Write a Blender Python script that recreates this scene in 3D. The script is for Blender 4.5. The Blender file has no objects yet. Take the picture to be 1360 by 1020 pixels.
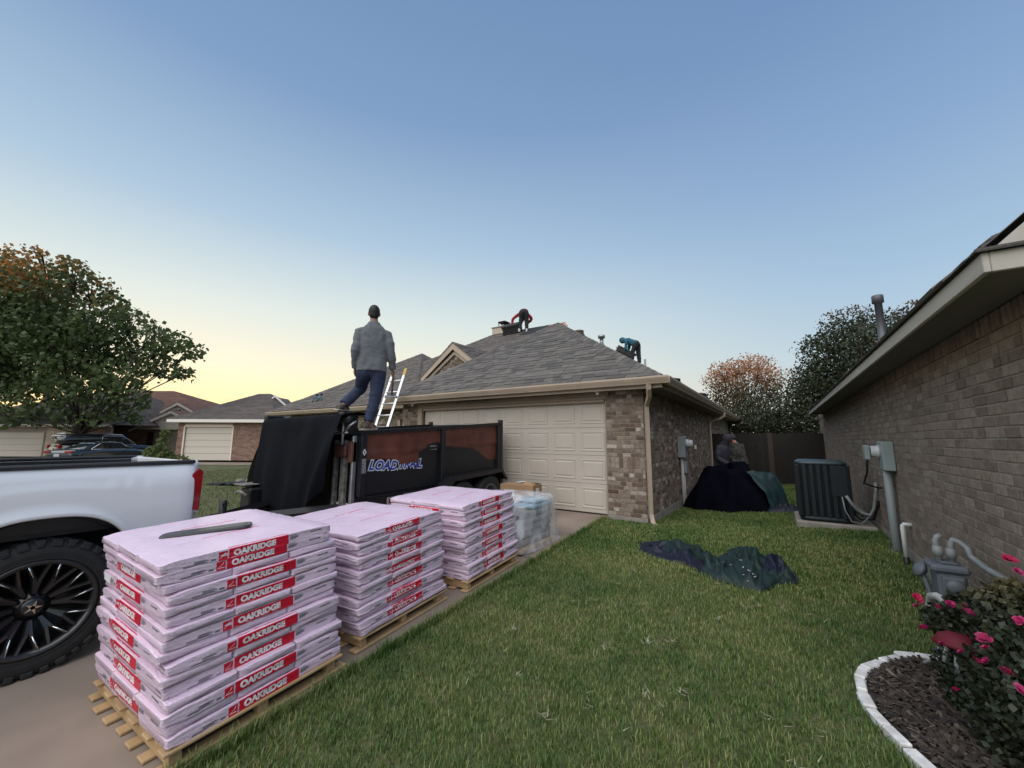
import bpy, math, random
import numpy as np
from mathutils import Vector, Matrix, noise
random.seed(7)
S = bpy.context.scene
COL = S.collection
R = math.radians
# ---------------------------------------------------------------- camera, sky, fill lamp, exposure
EYE = Vector((0.0, 0.0, 1.3817))
cam_d = bpy.data.cameras.new('camera'); cam = bpy.data.objects.new('camera', cam_d); COL.objects.link(cam)
cam_d.sensor_width = 36.0; cam_d.lens = 36.0 * 527.05 / 1360.0; cam_d.clip_start = 0.05; cam_d.clip_end = 4000.0
_yaw, _pit, _rol = 0.58576, 0.137986, 0.0041856
_f = Vector((-math.sin(_yaw) * math.cos(_pit), math.cos(_yaw) * math.cos(_pit), math.sin(_pit)))
_r = Vector((math.cos(_yaw), math.sin(_yaw), 0)); _u = _r.cross(_f)
_r2 = math.cos(_rol) * _r + math.sin(_rol) * _u; _u2 = -math.sin(_rol) * _r + math.cos(_rol) * _u
cam.matrix_world = Matrix(((_r2.x, _u2.x, -_f.x, EYE.x), (_r2.y, _u2.y, -_f.y, EYE.y), (_r2.z, _u2.z, -_f.z, EYE.z), (0, 0, 0, 1)))
S.camera = cam

SUN_EL, SUN_AZ = R(1.5), R(-74.0)       # the sun sits at the horizon behind the houses on the left (azimuth from +Y, negative = towards -X)
W = bpy.data.worlds.new('World'); S.world = W; W.use_nodes = True
wn = W.node_tree.nodes; wl = W.node_tree.links; wn.clear()
def wnode(t, **k):
    n = wn.new(t)
    for a, v in k.items(): setattr(n, a, v)
    return n
w_out = wnode('ShaderNodeOutputWorld'); w_bg = wnode('ShaderNodeBackground')
w_sky = wnode('ShaderNodeTexSky', sky_type='NISHITA', sun_disc=False, sun_elevation=SUN_EL, sun_rotation=SUN_AZ, air_density=1.0, dust_density=.5, ozone_density=2.0)
w_tc = wnode('ShaderNodeTexCoord'); w_sep = wnode('ShaderNodeSeparateXYZ'); wl.new(w_tc.outputs['Generated'], w_sep.inputs[0])
w_el = wnode('ShaderNodeMath', operation='ARCSINE', use_clamp=False); wl.new(w_sep.outputs['Z'], w_el.inputs[0])
w_e1 = wnode('ShaderNodeMath', operation='DIVIDE'); w_e1.inputs[1].default_value = math.pi/2; wl.new(w_el.outputs[0], w_e1.inputs[0])
def ramp(stops):
    r_ = wnode('ShaderNodeValToRGB'); e = r_.color_ramp.elements
    while len(e) < len(stops): e.new(.5)
    for k, (p, c) in enumerate(stops): e[k].position = p/90; e[k].color = (*c, 1)
    wl.new(w_e1.outputs[0], r_.inputs[0]); return r_.outputs[0]
DUSK = ramp([(0,(.70,.70,.64)),(4,(.68,.73,.74)),(10,(.56,.70,.80)),(18,(.42,.59,.78)),(30,(.285,.44,.68)),(45,(.19,.315,.56)),(60,(.155,.27,.50)),(90,(.14,.25,.47))])
GLOW = ramp([(0,(1.30,.90,.38)),(4,(1.18,.96,.54)),(9,(1.0,.95,.74)),(16,(.80,.88,.83)),(26,(.46,.62,.78)),(40,(.24,.38,.61)),(60,(.16,.28,.51)),(90,(.14,.25,.47))])
w_dot = wnode('ShaderNodeVectorMath', operation='DOT_PRODUCT'); w_hz = wnode('ShaderNodeVectorMath', operation='MULTIPLY'); w_hz.inputs[1].default_value = (1,1,0)
w_nm = wnode('ShaderNodeVectorMath', operation='NORMALIZE'); wl.new(w_tc.outputs['Generated'], w_hz.inputs[0]); wl.new(w_hz.outputs[0], w_nm.inputs[0]); wl.new(w_nm.outputs[0], w_dot.inputs[0])
w_dot.inputs[1].default_value = (math.sin(SUN_AZ), math.cos(SUN_AZ), 0)
w_mr = wnode('ShaderNodeMapRange', interpolation_type='SMOOTHSTEP'); w_mr.inputs[1].default_value = .05; w_mr.inputs[2].default_value = 1.0; wl.new(w_dot.outputs['Value'], w_mr.inputs[0])
w_mx = wnode('ShaderNodeMix', data_type='RGBA'); wl.new(w_mr.outputs[0], w_mx.inputs[0]); wl.new(DUSK, w_mx.inputs[6]); wl.new(GLOW, w_mx.inputs[7])
w_sc = wnode('ShaderNodeVectorMath', operation='SCALE'); wl.new(w_sky.outputs[0], w_sc.inputs[0]); w_sc.inputs['Scale'].default_value = .40
w_m2 = wnode('ShaderNodeMix', data_type='RGBA'); w_m2.inputs[0].default_value = .90; wl.new(w_sc.outputs[0], w_m2.inputs[6]); wl.new(w_mx.outputs[2], w_m2.inputs[7])
w_k = wnode('ShaderNodeVectorMath', operation='SCALE'); wl.new(w_m2.outputs[2], w_k.inputs[0]); w_k.inputs['Scale'].default_value = 6.6
w_bg.inputs['Strength'].default_value = 0.15
wl.new(w_k.outputs[0], w_bg.inputs[0]); wl.new(w_bg.outputs[0], w_out.inputs[0])
# added soft fill: very wide sun lamp high behind the camera, brightening the ground
fill_sun_d = bpy.data.lights.new('sun', 'SUN'); fill_sun_d.energy = 3.0; fill_sun_d.angle = R(85); fill_sun_d.color = (1.0, 0.93, 0.86)
sun = bpy.data.objects.new('sun', fill_sun_d); COL.objects.link(sun)
_sd = Vector((.02, -.62, .78))
sun.rotation_euler = _sd.to_track_quat('Z', 'Y').to_euler()
S.view_settings.view_transform = 'Standard'; S.view_settings.look = 'None'
S.view_settings.exposure = 0.0; S.view_settings.gamma = 1.0; S.view_settings.use_curve_mapping = False
S.render.engine = 'CYCLES'
S.cycles.max_bounces = 6; S.cycles.transparent_max_bounces = 12; S.cycles.use_denoising = True

# ---------------------------------------------------------------- helpers
def world_of(o):
    m = o.matrix_basis.copy()
    if o.parent: m = world_of(o.parent) @ o.matrix_parent_inverse @ m
    return m
def par(c, p):
    c.parent = p; c.matrix_parent_inverse = world_of(p).inverted(); return c
def tag(o, label=None, cat=None, group=None, kind=None):
    if label: o['label'] = label
    if cat: o['category'] = cat
    if group: o['group'] = group
    if kind: o['kind'] = kind
    return o
def empty(name, loc, label=None, cat=None, group=None):
    o = bpy.data.objects.new(name, None); COL.objects.link(o); o.location = loc; o.empty_display_size = 0.1
    return tag(o, label, cat, group)
def link(name, me, parent=None, M=None):
    o = bpy.data.objects.new(name, me); COL.objects.link(o)
    if M is not None: o.matrix_basis = M
    if parent is not None: par(o, parent)
    return o
def T(x, y, z): return Matrix.Translation((x, y, z))
def RZ(a): return Matrix.Rotation(a, 4, 'Z')
def RX(a): return Matrix.Rotation(a, 4, 'X')
def RY(a): return Matrix.Rotation(a, 4, 'Y')
def frame(o, x, y, z):
    x, y, z = Vector(x), Vector(y), Vector(z)
    return Matrix(((x.x, y.x, z.x, o[0]), (x.y, y.y, z.y, o[1]), (x.z, y.z, z.z, o[2]), (0, 0, 0, 1)))

class MB:
    """collects faces for ONE mesh object"""
    def __init__(s): s.v = []; s.f = []; s.mi = []; s.va = []; s.sm = []; s.ti = []
    def add(s, vs, fs, mi=0, smooth=False, va=0.0, M=None, ti=0.0):
        b = len(s.v)
        if M is not None: vs = [M @ Vector(v) for v in vs]
        s.v.extend([tuple(v) for v in vs])
        for f in fs:
            s.f.append([b + i for i in f]); s.mi.append(mi); s.va.append(va); s.sm.append(smooth); s.ti.append(ti)
        return s
    def box(s, a, b, mi=0, va=0.0, M=None, ch=0.0, smooth=False):
        (x0, y0, z0), (x1, y1, z1) = a, b
        if x0 > x1: x0, x1 = x1, x0
        if y0 > y1: y0, y1 = y1, y0
        if z0 > z1: z0, z1 = z1, z0
        if ch <= 0:
            vs = [(x0,y0,z0),(x1,y0,z0),(x1,y1,z0),(x0,y1,z0),(x0,y0,z1),(x1,y0,z1),(x1,y1,z1),(x0,y1,z1)]
            fs = [(3,2,1,0),(4,5,6,7),(0,1,5,4),(1,2,6,5),(2,3,7,6),(3,0,4,7)]
            return s.add(vs, fs, mi, smooth, va, M)
        c = min(ch, (x1-x0)*.49, (y1-y0)*.49, (z1-z0)*.49)
        vs = []; idx = {}
        for ix, (X, sx) in enumerate(((x0, 1), (x1, -1))):
            for iy, (Y, sy) in enumerate(((y0, 1), (y1, -1))):
                for iz, (Z, sz) in enumerate(((z0, 1), (z1, -1))):
                    for ax in range(3):
                        p = [X + sx*c, Y + sy*c, Z + sz*c]; p[ax] = (X, Y, Z)[ax]
                        idx[ix, iy, iz, ax] = len(vs); vs.append(tuple(p))
        fs = []
        for ax in range(3):
            o1, o2 = [a_ for a_ in range(3) if a_ != ax]
            for e in (0, 1):
                q = []
                for (p1, p2) in ((0,0),(1,0),(1,1),(0,1)):
                    k = [0,0,0]; k[ax] = e; k[o1] = p1; k[o2] = p2; q.append(idx[k[0],k[1],k[2],ax])
                fs.append(q)
            for p1 in (0, 1):
                for p2 in (0, 1):
                    k = [0,0,0]; k[o1] = p1; k[o2] = p2
                    k0 = list(k); k1 = list(k); k0[ax] = 0; k1[ax] = 1
                    fs.append([idx[k0[0],k0[1],k0[2],o1], idx[k1[0],k1[1],k1[2],o1], idx[k1[0],k1[1],k1[2],o2], idx[k0[0],k0[1],k0[2],o2]])
        for ix in (0,1):
            for iy in (0,1):
                for iz in (0,1): fs.append([idx[ix,iy,iz,0], idx[ix,iy,iz,1], idx[ix,iy,iz,2]])
        cx, cy, cz = (x0+x1)/2, (y0+y1)/2, (z0+z1)/2; out = []
        for f in fs:
            p = [Vector(vs[i]) for i in f]; n = (p[1]-p[0]).cross(p[2]-p[0])
            m = sum(p, Vector())/len(p) - Vector((cx, cy, cz))
            out.append(f if n.dot(m) > 0 else f[::-1])
        return s.add(vs, out, mi, smooth, va, M)
    def tube(s, path, r, n=8, mi=0, va=0.0, cap=True, smooth=True, M=None, sq=None):
        """r: number or list; sq=(a,b) scales the two ring axes"""
        P = [Vector(p) for p in path]; rr = r if isinstance(r, (list, tuple)) else [r]*len(P)
        t0 = (P[1]-P[0]).normalized(); ref = Vector((0,0,1)) if abs(t0.z) < .9 else Vector((1,0,0))
        a = t0.cross(ref).normalized(); vs = []; fs = []
        for i, p in enumerate(P):
            t = (P[min(i+1,len(P)-1)] - P[max(i-1,0)])
            t = t.normalized() if t.length > 1e-9 else t0
            a = (a - t*a.dot(t)).normalized(); b = t.cross(a)
            for k in range(n):
                an = 2*math.pi*k/n
                ca, sb = math.cos(an), math.sin(an)
                if sq: ca *= sq[0]; sb *= sq[1]
                vs.append(p + (a*ca + b*sb)*rr[i])
        for i in range(len(P)-1):
            for k in range(n):
                k2 = (k+1) % n; fs.append((i*n+k, i*n+k2, (i+1)*n+k2, (i+1)*n+k))
        if cap: fs.append(tuple(range(n))[::-1]); fs.append(tuple(range((len(P)-1)*n, len(P)*n)))
        return s.add(vs, fs, mi, smooth, va, M)
    def lathe(s, prof, n=16, mi=0, M=None, smooth=True, va=0.0, caps=True):
        """profile [(r,z)] turned about local z"""
        vs = []; fs = []
        for (r_, z_) in prof:
            for k in range(n): vs.append((r_*math.cos(2*math.pi*k/n), r_*math.sin(2*math.pi*k/n), z_))
        for i in range(len(prof)-1):
            for k in range(n):
                k2 = (k+1) % n; fs.append((i*n+k, i*n+k2, (i+1)*n+k2, (i+1)*n+k))
        if caps and prof[0][0] > 1e-4: fs.append(tuple(range(n))[::-1])
        if caps and prof[-1][0] > 1e-4: fs.append(tuple(range((len(prof)-1)*n, len(prof)*n)))
        return s.add(vs, fs, mi, smooth, va, M)
    def ball(s, c, r, n=10, mi=0, va=0.0, M=None, ti=0.0):
        r3 = r if isinstance(r, (list, tuple)) else (r, r, r); m = max(4, n//2+1); vs = []; fs = []
        for i in range(m+1):
            th = math.pi*i/m
            for k in range(n):
                ph = 2*math.pi*k/n
                vs.append((c[0]+r3[0]*math.sin(th)*math.cos(ph), c[1]+r3[1]*math.sin(th)*math.sin(ph), c[2]-r3[2]*math.cos(th)))
        for i in range(m):
            for k in range(n):
                k2 = (k+1) % n; fs.append((i*n+k, i*n+k2, (i+1)*n+k2, (i+1)*n+k))
        return s.add(vs, fs, mi, True, va, M, ti)
    def loft(s, rings, mi=0, cap=True, smooth=True, va=0.0, M=None, closed=True):
        n = len(rings[0]); vs = [v for r_ in rings for v in r_]; fs = []
        for i in range(len(rings)-1):
            for k in range(n if closed else n-1):
                k2 = (k+1) % n; fs.append((i*n+k, i*n+k2, (i+1)*n+k2, (i+1)*n+k))
        if cap: fs.append(tuple(range(n))[::-1]); fs.append(tuple(range((len(rings)-1)*n, len(rings)*n)))
        return s.add(vs, fs, mi, smooth, va, M)
    def prism(s, poly, d0, d1, M=None, mi=0, va=0.0):
        """2-D polygon (x,y) extruded from z=d0 to z=d1 in the frame M"""
        n = len(poly); vs = [(x, y, d0) for x, y in poly] + [(x, y, d1) for x, y in poly]
        fs = [tuple(range(n))[::-1], tuple(range(n, 2*n))] + [(k, (k+1) % n, n+(k+1) % n, n+k) for k in range(n)]
        return s.add(vs, fs, mi, False, va, M)
    def mesh(s, name, mats):
        me = bpy.data.meshes.new(name)
        me.from_pydata(s.v, [], s.f)
        for m in (mats if isinstance(mats, (list, tuple)) else [mats]): me.materials.append(m)
        me.polygons.foreach_set('material_index', s.mi)
        me.polygons.foreach_set('use_smooth', s.sm)
        if any(s.va):
            at = me.attributes.new('va', 'FLOAT', 'FACE'); at.data.foreach_set('value', s.va)
        if any(s.ti):
            at = me.attributes.new('ti', 'FLOAT', 'FACE'); at.data.foreach_set('value', s.ti)
        me.update(); return me
    def obj(s, name, mats, parent=None, M=None): return link(name, s.mesh(name, mats), parent, M)

def evaluate(ob):
    dg = bpy.context.evaluated_depsgraph_get(); dg.update()
    me = bpy.data.meshes.new_from_object(ob.evaluated_get(dg)); return me
def remesh(mb, voxel, smooth=3, mats=None, name='skin', folds=0.0, seed=0.0):
    me = mb.mesh(name, mats or []); o = bpy.data.objects.new('tmp', me); COL.objects.link(o)
    m = o.modifiers.new('r', 'REMESH'); m.mode = 'VOXEL'; m.voxel_size = voxel; m.use_smooth_shade = True
    if smooth:
        k = o.modifiers.new('s', 'SMOOTH'); k.iterations = smooth; k.factor = 0.5
    out = evaluate(o); bpy.data.objects.remove(o); out.name = name
    if folds:      # cloth folds: long creases pushed in and out along the normals
        nn = np.empty(len(out.vertices)*3, np.float32); out.vertices.foreach_get('normal', nn); cc = np.empty_like(nn); out.vertices.foreach_get('co', cc)
        for i_ in range(0, len(nn), 3):
            p = Vector(cc[i_:i_+3]); a = noise.noise(Vector((p.x*9+seed, p.y*9, p.z*5))); b = 1-2*abs(noise.noise(Vector((p.x*11+p.z*7+seed, p.y*11+p.z*5, p.z*13))))
            cc[i_:i_+3] += nn[i_:i_+3]*(folds*(.6*a+.7*b-.3))
        out.vertices.foreach_set('co', cc); out.update()
    out.materials.clear()
    for m_ in (mats or []): out.materials.append(m_)
    out.polygons.foreach_set('use_smooth', [True]*len(out.polygons))
    out.polygons.foreach_set('material_index', [0]*len(out.polygons)); return out
def text_mesh(body, size, mat_, offset=0.0, spacing=1.0, shear=0.0):
    cu = bpy.data.curves.new('letters', 'FONT'); cu.body = body; cu.size = size; cu.offset = offset
    cu.align_x = 'CENTER'; cu.align_y = 'CENTER'; cu.space_character = spacing; cu.shear = shear
    cu.resolution_u = 3
    o = bpy.data.objects.new('tmp', cu); COL.objects.link(o)
    me = evaluate(o); bpy.data.objects.remove(o); me.name = 'lettering'; me.materials.clear(); me.materials.append(mat_)
    return me

# ---------------------------------------------------------------- materials
_M = {}
def mat(name, col, rough=.7, col2=None, scale=6.0, detail=4.0, bump=0.0, bscale=None, metal=0.0, spec=.5, stretch=None,
        pal=None, noise_amt=0.0, trans=0.0, coat=0.0, lo=.35, hi=.65, obj_space=False, sheen=0.0):
    """principled surface: colour (or a palette picked per piece), mottled by noise, optional fine relief"""
    if name in _M: return _M[name]
    m = bpy.data.materials.new(name); m.use_nodes = True; _M[name] = m
    n = m.node_tree.nodes; l = m.node_tree.links; b = n['Principled BSDF']
    b.inputs['Roughness'].default_value = rough; b.inputs['Metallic'].default_value = metal
    b.inputs['Specular IOR Level'].default_value = spec
    if coat: b.inputs['Coat Weight'].default_value = coat; b.inputs['Coat Roughness'].default_value = .08
    if sheen: b.inputs['Sheen Weight'].default_value = sheen
    if obj_space:
        tc = n.new('ShaderNodeTexCoord'); vec = tc.outputs['Object']
    else:
        g = n.new('ShaderNodeNewGeometry'); vec = g.outputs['Position']
    if stretch:
        mp = n.new('ShaderNodeMapping'); mp.inputs['Scale'].default_value = stretch; l.new(vec, mp.inputs[0]); vec = mp.outputs[0]
    src = None
    if pal:
        oi = n.new('ShaderNodeObjectInfo'); at = n.new('ShaderNodeAttribute'); at.attribute_name = 'va'
        ad = n.new('ShaderNodeMath'); ad.operation = 'ADD'; l.new(oi.outputs['Random'], ad.inputs[0]); l.new(at.outputs['Fac'], ad.inputs[1])
        fr = n.new('ShaderNodeMath'); fr.operation = 'FRACT'; l.new(ad.outputs[0], fr.inputs[0])
        cr = n.new('ShaderNodeValToRGB'); e = cr.color_ramp.elements
        while len(e) < len(pal): e.new(.5)
        for i, c in enumerate(pal): e[i].position = i/(len(pal)-1); e[i].color = (*c, 1)
        l.new(fr.outputs[0], cr.inputs[0]); src = cr.outputs[0]
    elif col2:
        nz = n.new('ShaderNodeTexNoise'); nz.inputs['Scale'].default_value = scale; nz.inputs['Detail'].default_value = detail
        l.new(vec, nz.inputs['Vector'])
        cr = n.new('ShaderNodeValToRGB'); e = cr.color_ramp.elements
        e[0].position = lo; e[0].color = (*col, 1); e[1].position = hi; e[1].color = (*col2, 1)
        l.new(nz.outputs['Fac'], cr.inputs[0]); src = cr.outputs[0]
    if noise_amt:
        nz = n.new('ShaderNodeTexNoise'); nz.inputs['Scale'].default_value = scale; nz.inputs['Detail'].default_value = detail
        l.new(vec, nz.inputs['Vector'])
        mr = n.new('ShaderNodeMapRange'); mr.inputs[1].default_value = .3; mr.inputs[2].default_value = .7
        mr.inputs[3].default_value = 1-noise_amt; mr.inputs[4].default_value = 1+noise_amt; l.new(nz.outputs['Fac'], mr.inputs[0])
        mx = n.new('ShaderNodeVectorMath'); mx.operation = 'SCALE'
        if src: l.new(src, mx.inputs[0])
        else: mx.inputs[0].default_value = col
        l.new(mr.outputs[0], mx.inputs['Scale']); src = mx.outputs[0]
    if src: l.new(src, b.inputs['Base Color'])
    else: b.inputs['Base Color'].default_value = (*col, 1)
    if bump:
        nb = n.new('ShaderNodeTexNoise'); nb.inputs['Scale'].default_value = bscale or scale*4; nb.inputs['Detail'].default_value = 5
        l.new(vec, nb.inputs['Vector'])
        bp = n.new('ShaderNodeBump'); bp.inputs['Strength'].default_value = min(1, bump*60); bp.inputs['Distance'].default_value = bump
        l.new(nb.outputs['Fac'], bp.inputs['Height']); l.new(bp.outputs[0], b.inputs['Normal'])
    if trans:
        b.inputs['Transmission Weight'].default_value = trans
    m.diffuse_color = (*col, 1); return m
def leaf_mat(name, pal, pal2=None, trans=.25, rough=.55):
    """leaves: palette per leaf, second palette where attribute ti is high"""
    if name in _M: return _M[name]
    m = bpy.data.materials.new(name); m.use_nodes = True; _M[name] = m
    n = m.node_tree.nodes; l = m.node_tree.links; b = n['Principled BSDF']; out = n['Material Output']
    a = n.new('ShaderNodeAttribute'); a.attribute_name = 'va'
    def ramp(p):
        cr = n.new('ShaderNodeValToRGB'); e = cr.color_ramp.elements
        while len(e) < len(p): e.new(.5)
        for i, c in enumerate(p): e[i].position = i/(len(p)-1); e[i].color = (*c, 1)
        l.new(a.outputs['Fac'], cr.inputs[0]); return cr.outputs[0]
    c = ramp(pal)
    if pal2:
        t = n.new('ShaderNodeAttribute'); t.attribute_name = 'ti'; mx = n.new('ShaderNodeMix'); mx.data_type = 'RGBA'
        l.new(t.outputs['Fac'], mx.inputs[0]); l.new(c, mx.inputs[6]); l.new(ramp(pal2), mx.inputs[7]); c = mx.outputs[2]
    l.new(c, b.inputs['Base Color']); b.inputs['Roughness'].default_value = rough
    tr = n.new('ShaderNodeBsdfTranslucent'); l.new(c, tr.inputs[0]); ms = n.new('ShaderNodeMixShader'); ms.inputs[0].default_value = trans
    l.new(b.outputs[0], ms.inputs[1]); l.new(tr.outputs[0], ms.inputs[2]); l.new(ms.outputs[0], out.inputs[0])
    return m
CONC = mat('concrete', (.235,.185,.148), .85, (.285,.228,.182), 1.3, 6, .0015, 90, lo=.3, hi=.7, noise_amt=.10)
FOUND = mat('foundation_concrete', (.22,.20,.175), .9, (.32,.29,.25), 5, 5, .002, 60)
LAWN = mat('lawn_soil', (.065,.085,.028), .95, (.11,.105,.045), 2.2, 6, .01, 50)
MORT = mat('mortar', (.30,.26,.22), .95, (.22,.19,.16), 9, 4, .001, 200)
BRICK = mat('brick', (.2,.15,.11), .9, pal=[(.085,.055,.038),(.20,.145,.105),(.13,.085,.06),(.30,.24,.185),(.16,.11,.078),(.46,.40,.34),(.11,.075,.053),(.23,.17,.127),(.26,.205,.155)], noise_amt=.28, scale=24, bump=.0015, bscale=110)
NMORT = mat('neighbour_mortar', (.32,.28,.235), .95, (.25,.215,.18), 9, 4, .001, 200)
NBRICK = mat('neighbour_brick', (.15,.115,.09), .9, pal=[(.205,.16,.123),(.25,.198,.152),(.16,.123,.096),(.225,.175,.135),(.285,.235,.185),(.195,.152,.117),(.24,.19,.147)], noise_amt=.22, scale=22, bump=.0015, bscale=110)
SHING = mat('asphalt_shingle', (.1,.09,.085), .95, pal=[(.112,.103,.093),(.136,.126,.113),(.090,.083,.075),(.160,.148,.132),(.122,.112,.100),(.078,.072,.066),(.148,.136,.121)], noise_amt=.28, scale=160, bump=.002, bscale=400)
SHING2 = mat('brown_shingle', (.1,.09,.085), .95, pal=[(.105,.091,.080),(.135,.118,.104),(.09,.079,.070),(.155,.136,.12),(.118,.103,.091)], noise_amt=.2, scale=160, bump=.002, bscale=400)
FELT = mat('black_felt', (.025,.025,.03), .9)
DOORP = mat('garage_door_paint', (.52,.465,.395), .5, (.48,.43,.365), 1.5, 4)
TRIM = mat('tan_trim_paint', (.33,.255,.19), .6, (.29,.225,.165), 3, 4)
GUTT = mat('beige_gutter_metal', (.47,.375,.285), .4, (.42,.335,.255), 3, 4)
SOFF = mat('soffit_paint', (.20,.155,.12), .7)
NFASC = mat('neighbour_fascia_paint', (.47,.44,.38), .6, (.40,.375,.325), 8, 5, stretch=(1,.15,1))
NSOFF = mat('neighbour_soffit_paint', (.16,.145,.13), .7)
WHITE = mat('white_paint', (.74,.74,.72), .5)
BLKP = mat('black_plastic', (.012,.012,.013), .45)
STEEL = mat('galvanised_steel', (.42,.43,.44), .4, (.32,.33,.34), 8, 4, metal=.8)
ALU = mat('aluminium', (.62,.63,.64), .35, metal=.7)
# ---------------------------------------------------------------- setting: ground, driveway
def sstep(a, b, x):
    t = min(1, max(0, (x-a)/(b-a))); return t*t*(3-2*t)
def gz(x, y):
    """height of the ground: drive and lawn rise towards the garage, then level off; the side yard dips by the garage wall"""
    base = -.39 + .0534*min(max(y, -4.0), 7.0)
    if y > 7.0: base += .0
    side = sstep(6.2, 8.5, y)
    if x > -2.68:
        t = min(1, max(0, (x+1.97)/3.2))
        yard = (-.14 - .012*max(0, min(y, 14)-8))*(1-t) + .03*t
        base = base*(1-side) + yard*side
    else:
        base = base*(1-side) + (-.012)*side if x > -8.6 else base*(1-side) + (-.05)*side
    far = sstep(-9.0, -13.0, x)
    return base*(1-far) + (-.26)*far
def grid(name, xs, ys, off, mat_, zfun=gz, skip=None):
    vs = [(x, y, zfun(x, y)+off) for y in ys for x in xs]; nx = len(xs)
    fs = []
    for j in range(len(ys)-1):
        for i in range(nx-1):
            if skip and skip((xs[i]+xs[i+1])/2, (ys[j]+ys[j+1])/2): continue
            fs.append((j*nx+i, j*nx+i+1, (j+1)*nx+i+1, (j+1)*nx+i))
    me = bpy.data.meshes.new(name); me.from_pydata(vs, [], fs); me.materials.append(mat_)
    me.polygons.foreach_set('use_smooth', [True]*len(fs))
    return link(name, me)
lin = lambda a, b, n: [a + (b-a)*i/(n-1) for i in range(n)]
gx = [-900,-400,-180,-90] + lin(-60,-14,24) + lin(-13.4,-8.7,12) + [-8.62,-8.58] + lin(-8.3,-2.9,14) + [-2.7,-2.68,-2.6799,-2.66] + lin(-2.4,3,24) + [4,6,10,20,60,180,500]
gy = [-900,-300,-90,-30,-12,-8,-6] + lin(-4,6,34) + lin(6.25,9,14) + lin(9.6,18,14) + [20,24,30,40,60,100,200,500,1200]
tag(grid('ground', gx, gy, 0, LAWN), kind='structure')
tag(grid('driveway', [x for x in gx if -8.63 < x < -2.675], [-8]+[y for y in gy if -6.5 < y < 7.5], .004, CONC), kind='structure')
# control joints cut across the drive
j = MB()
for y in (-.9, 1.98, 4.62):
    j.add([(-8.6,y-.006,gz(-5,y-.006)+.0065),(-2.69,y-.006,gz(-5,y-.006)+.0065),(-2.69,y+.006,gz(-5,y+.006)+.0065),(-8.6,y+.006,gz(-5,y+.006)+.0065)], [(0,1,2,3)])
tag(j.obj('driveway_joint', mat('joint_dirt', (.09,.075,.06), .95)), kind='structure')
# ---------------------------------------------------------------- laying pieces: bricks and shingles
def lay_bricks(parent, O, U, V, N, length, height, course, lens, gap, mats, cap, soldiers=(), proud=.007, skip=None, keep=None, seed=1):
    """bricks on a wall: O corner, U along, V up, N outward. Returns pieces; the `cap` largest in view become objects, the rest one stuff part"""
    rnd = random.Random(seed); U, V, N, O = Vector(U), Vector(V), Vector(N), Vector(O); P = []
    rows = []; z = 0.0
    while z < height - .02:
        sol = [s for s in soldiers if abs(s-z) < course*.51]
        if sol and z + course*2.6 < height+.02: rows.append((z, course*2.7, True)); z += course*2.7
        else: rows.append((z, course, False)); z += course
    for ri, (z, h, sol) in enumerate(rows):
        h2 = min(h, height-z)
        u = 0.0 if sol else -(ri % 2)*lens[0]*.5
        while u < length:
            L = course if sol else rnd.choice(lens)
            a, b = max(0, u), min(length, u+L)
            if b-a > .025:
                c = O + U*((a+b)/2) + V*(z+h2/2)
                if not (skip and skip((a+b)/2, z+h2/2)):
                    P.append((c, b-a-gap, h2-gap, proud + rnd.uniform(-.003, .003), rnd.random()))
            u += L
    fr = lambda c: frame(c, U, -N, V)
    def score(p):
        d = p[0]-EYE; return -(p[1]*p[2])*abs(d.normalized().dot(N))/max(.1, d.length_squared)
    def inview(p):
        q = p[0]-EYE; dd = q.dot(_f)
        return dd > .2 and abs(q.dot(_r2)/dd) < 1.31 and abs(q.dot(_u2)/dd) < .985
    vis = [p for p in P if inview(p) and (not keep or keep(p[0]))]
    vis.sort(key=score); single = vis[:cap]; sid = set(id(p) for p in single); cache = {}
    for p in single:
        k = (round(p[1]/.01), round(p[2]/.01))
        if k not in cache:
            b = MB(); b.box((-.5,-.5,-.5), (.5,.5,.5)); me = b.mesh('brick', mats[0]); cache[k] = me
            w, h = p[1], p[2]; m2 = MB(); m2.box((-w/2, -.007, -h/2), (w/2, .02, h/2), ch=.004)
            me2 = m2.mesh('brick', mats[0]); cache[k] = me2; bpy.data.meshes.remove(me)
        M = fr(p[0]); M = M @ T(0, -(p[3]-.007), 0)
        link('brick', cache[k], parent, M)
    rest = MB()
    for p in P:
        if id(p) in sid: continue
        w, h, d = p[1]/2, p[2]/2, p[3]
        vs = [(-w,-d,-h),(w,-d,-h),(w,-d,h),(-w,-d,h),(-w,.012,-h),(w,.012,-h),(w,.012,h),(-w,.012,h)]
        rest.add(vs, [(0,1,2,3),(4,5,1,0),(5,6,2,1),(6,7,3,2),(7,4,0,3)], va=p[4], M=fr(p[0]))
    if rest.f: tag(rest.obj('bricks', mats[0], parent), kind='stuff')
def clip_poly(P, Q):
    """clip 2-D polygon P by convex ccw polygon Q"""
    for i in range(len(Q)):
        (ax, ay), (bx, by) = Q[i], Q[(i+1) % len(Q)]; out = []
        sd = lambda p: (bx-ax)*(p[1]-ay) - (by-ay)*(p[0]-ax)
        for k in range(len(P)):
            p, q = P[k], P[(k+1) % len(P)]; sp, sq = sd(p), sd(q)
            if sp >= 0: out.append(p)
            if sp*sq < -1e-12:
                t = sp/(sp-sq); out.append((p[0]+(q[0]-p[0])*t, p[1]+(q[1]-p[1])*t))
        P = out
        if len(P) < 3: return []
    return P
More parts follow.
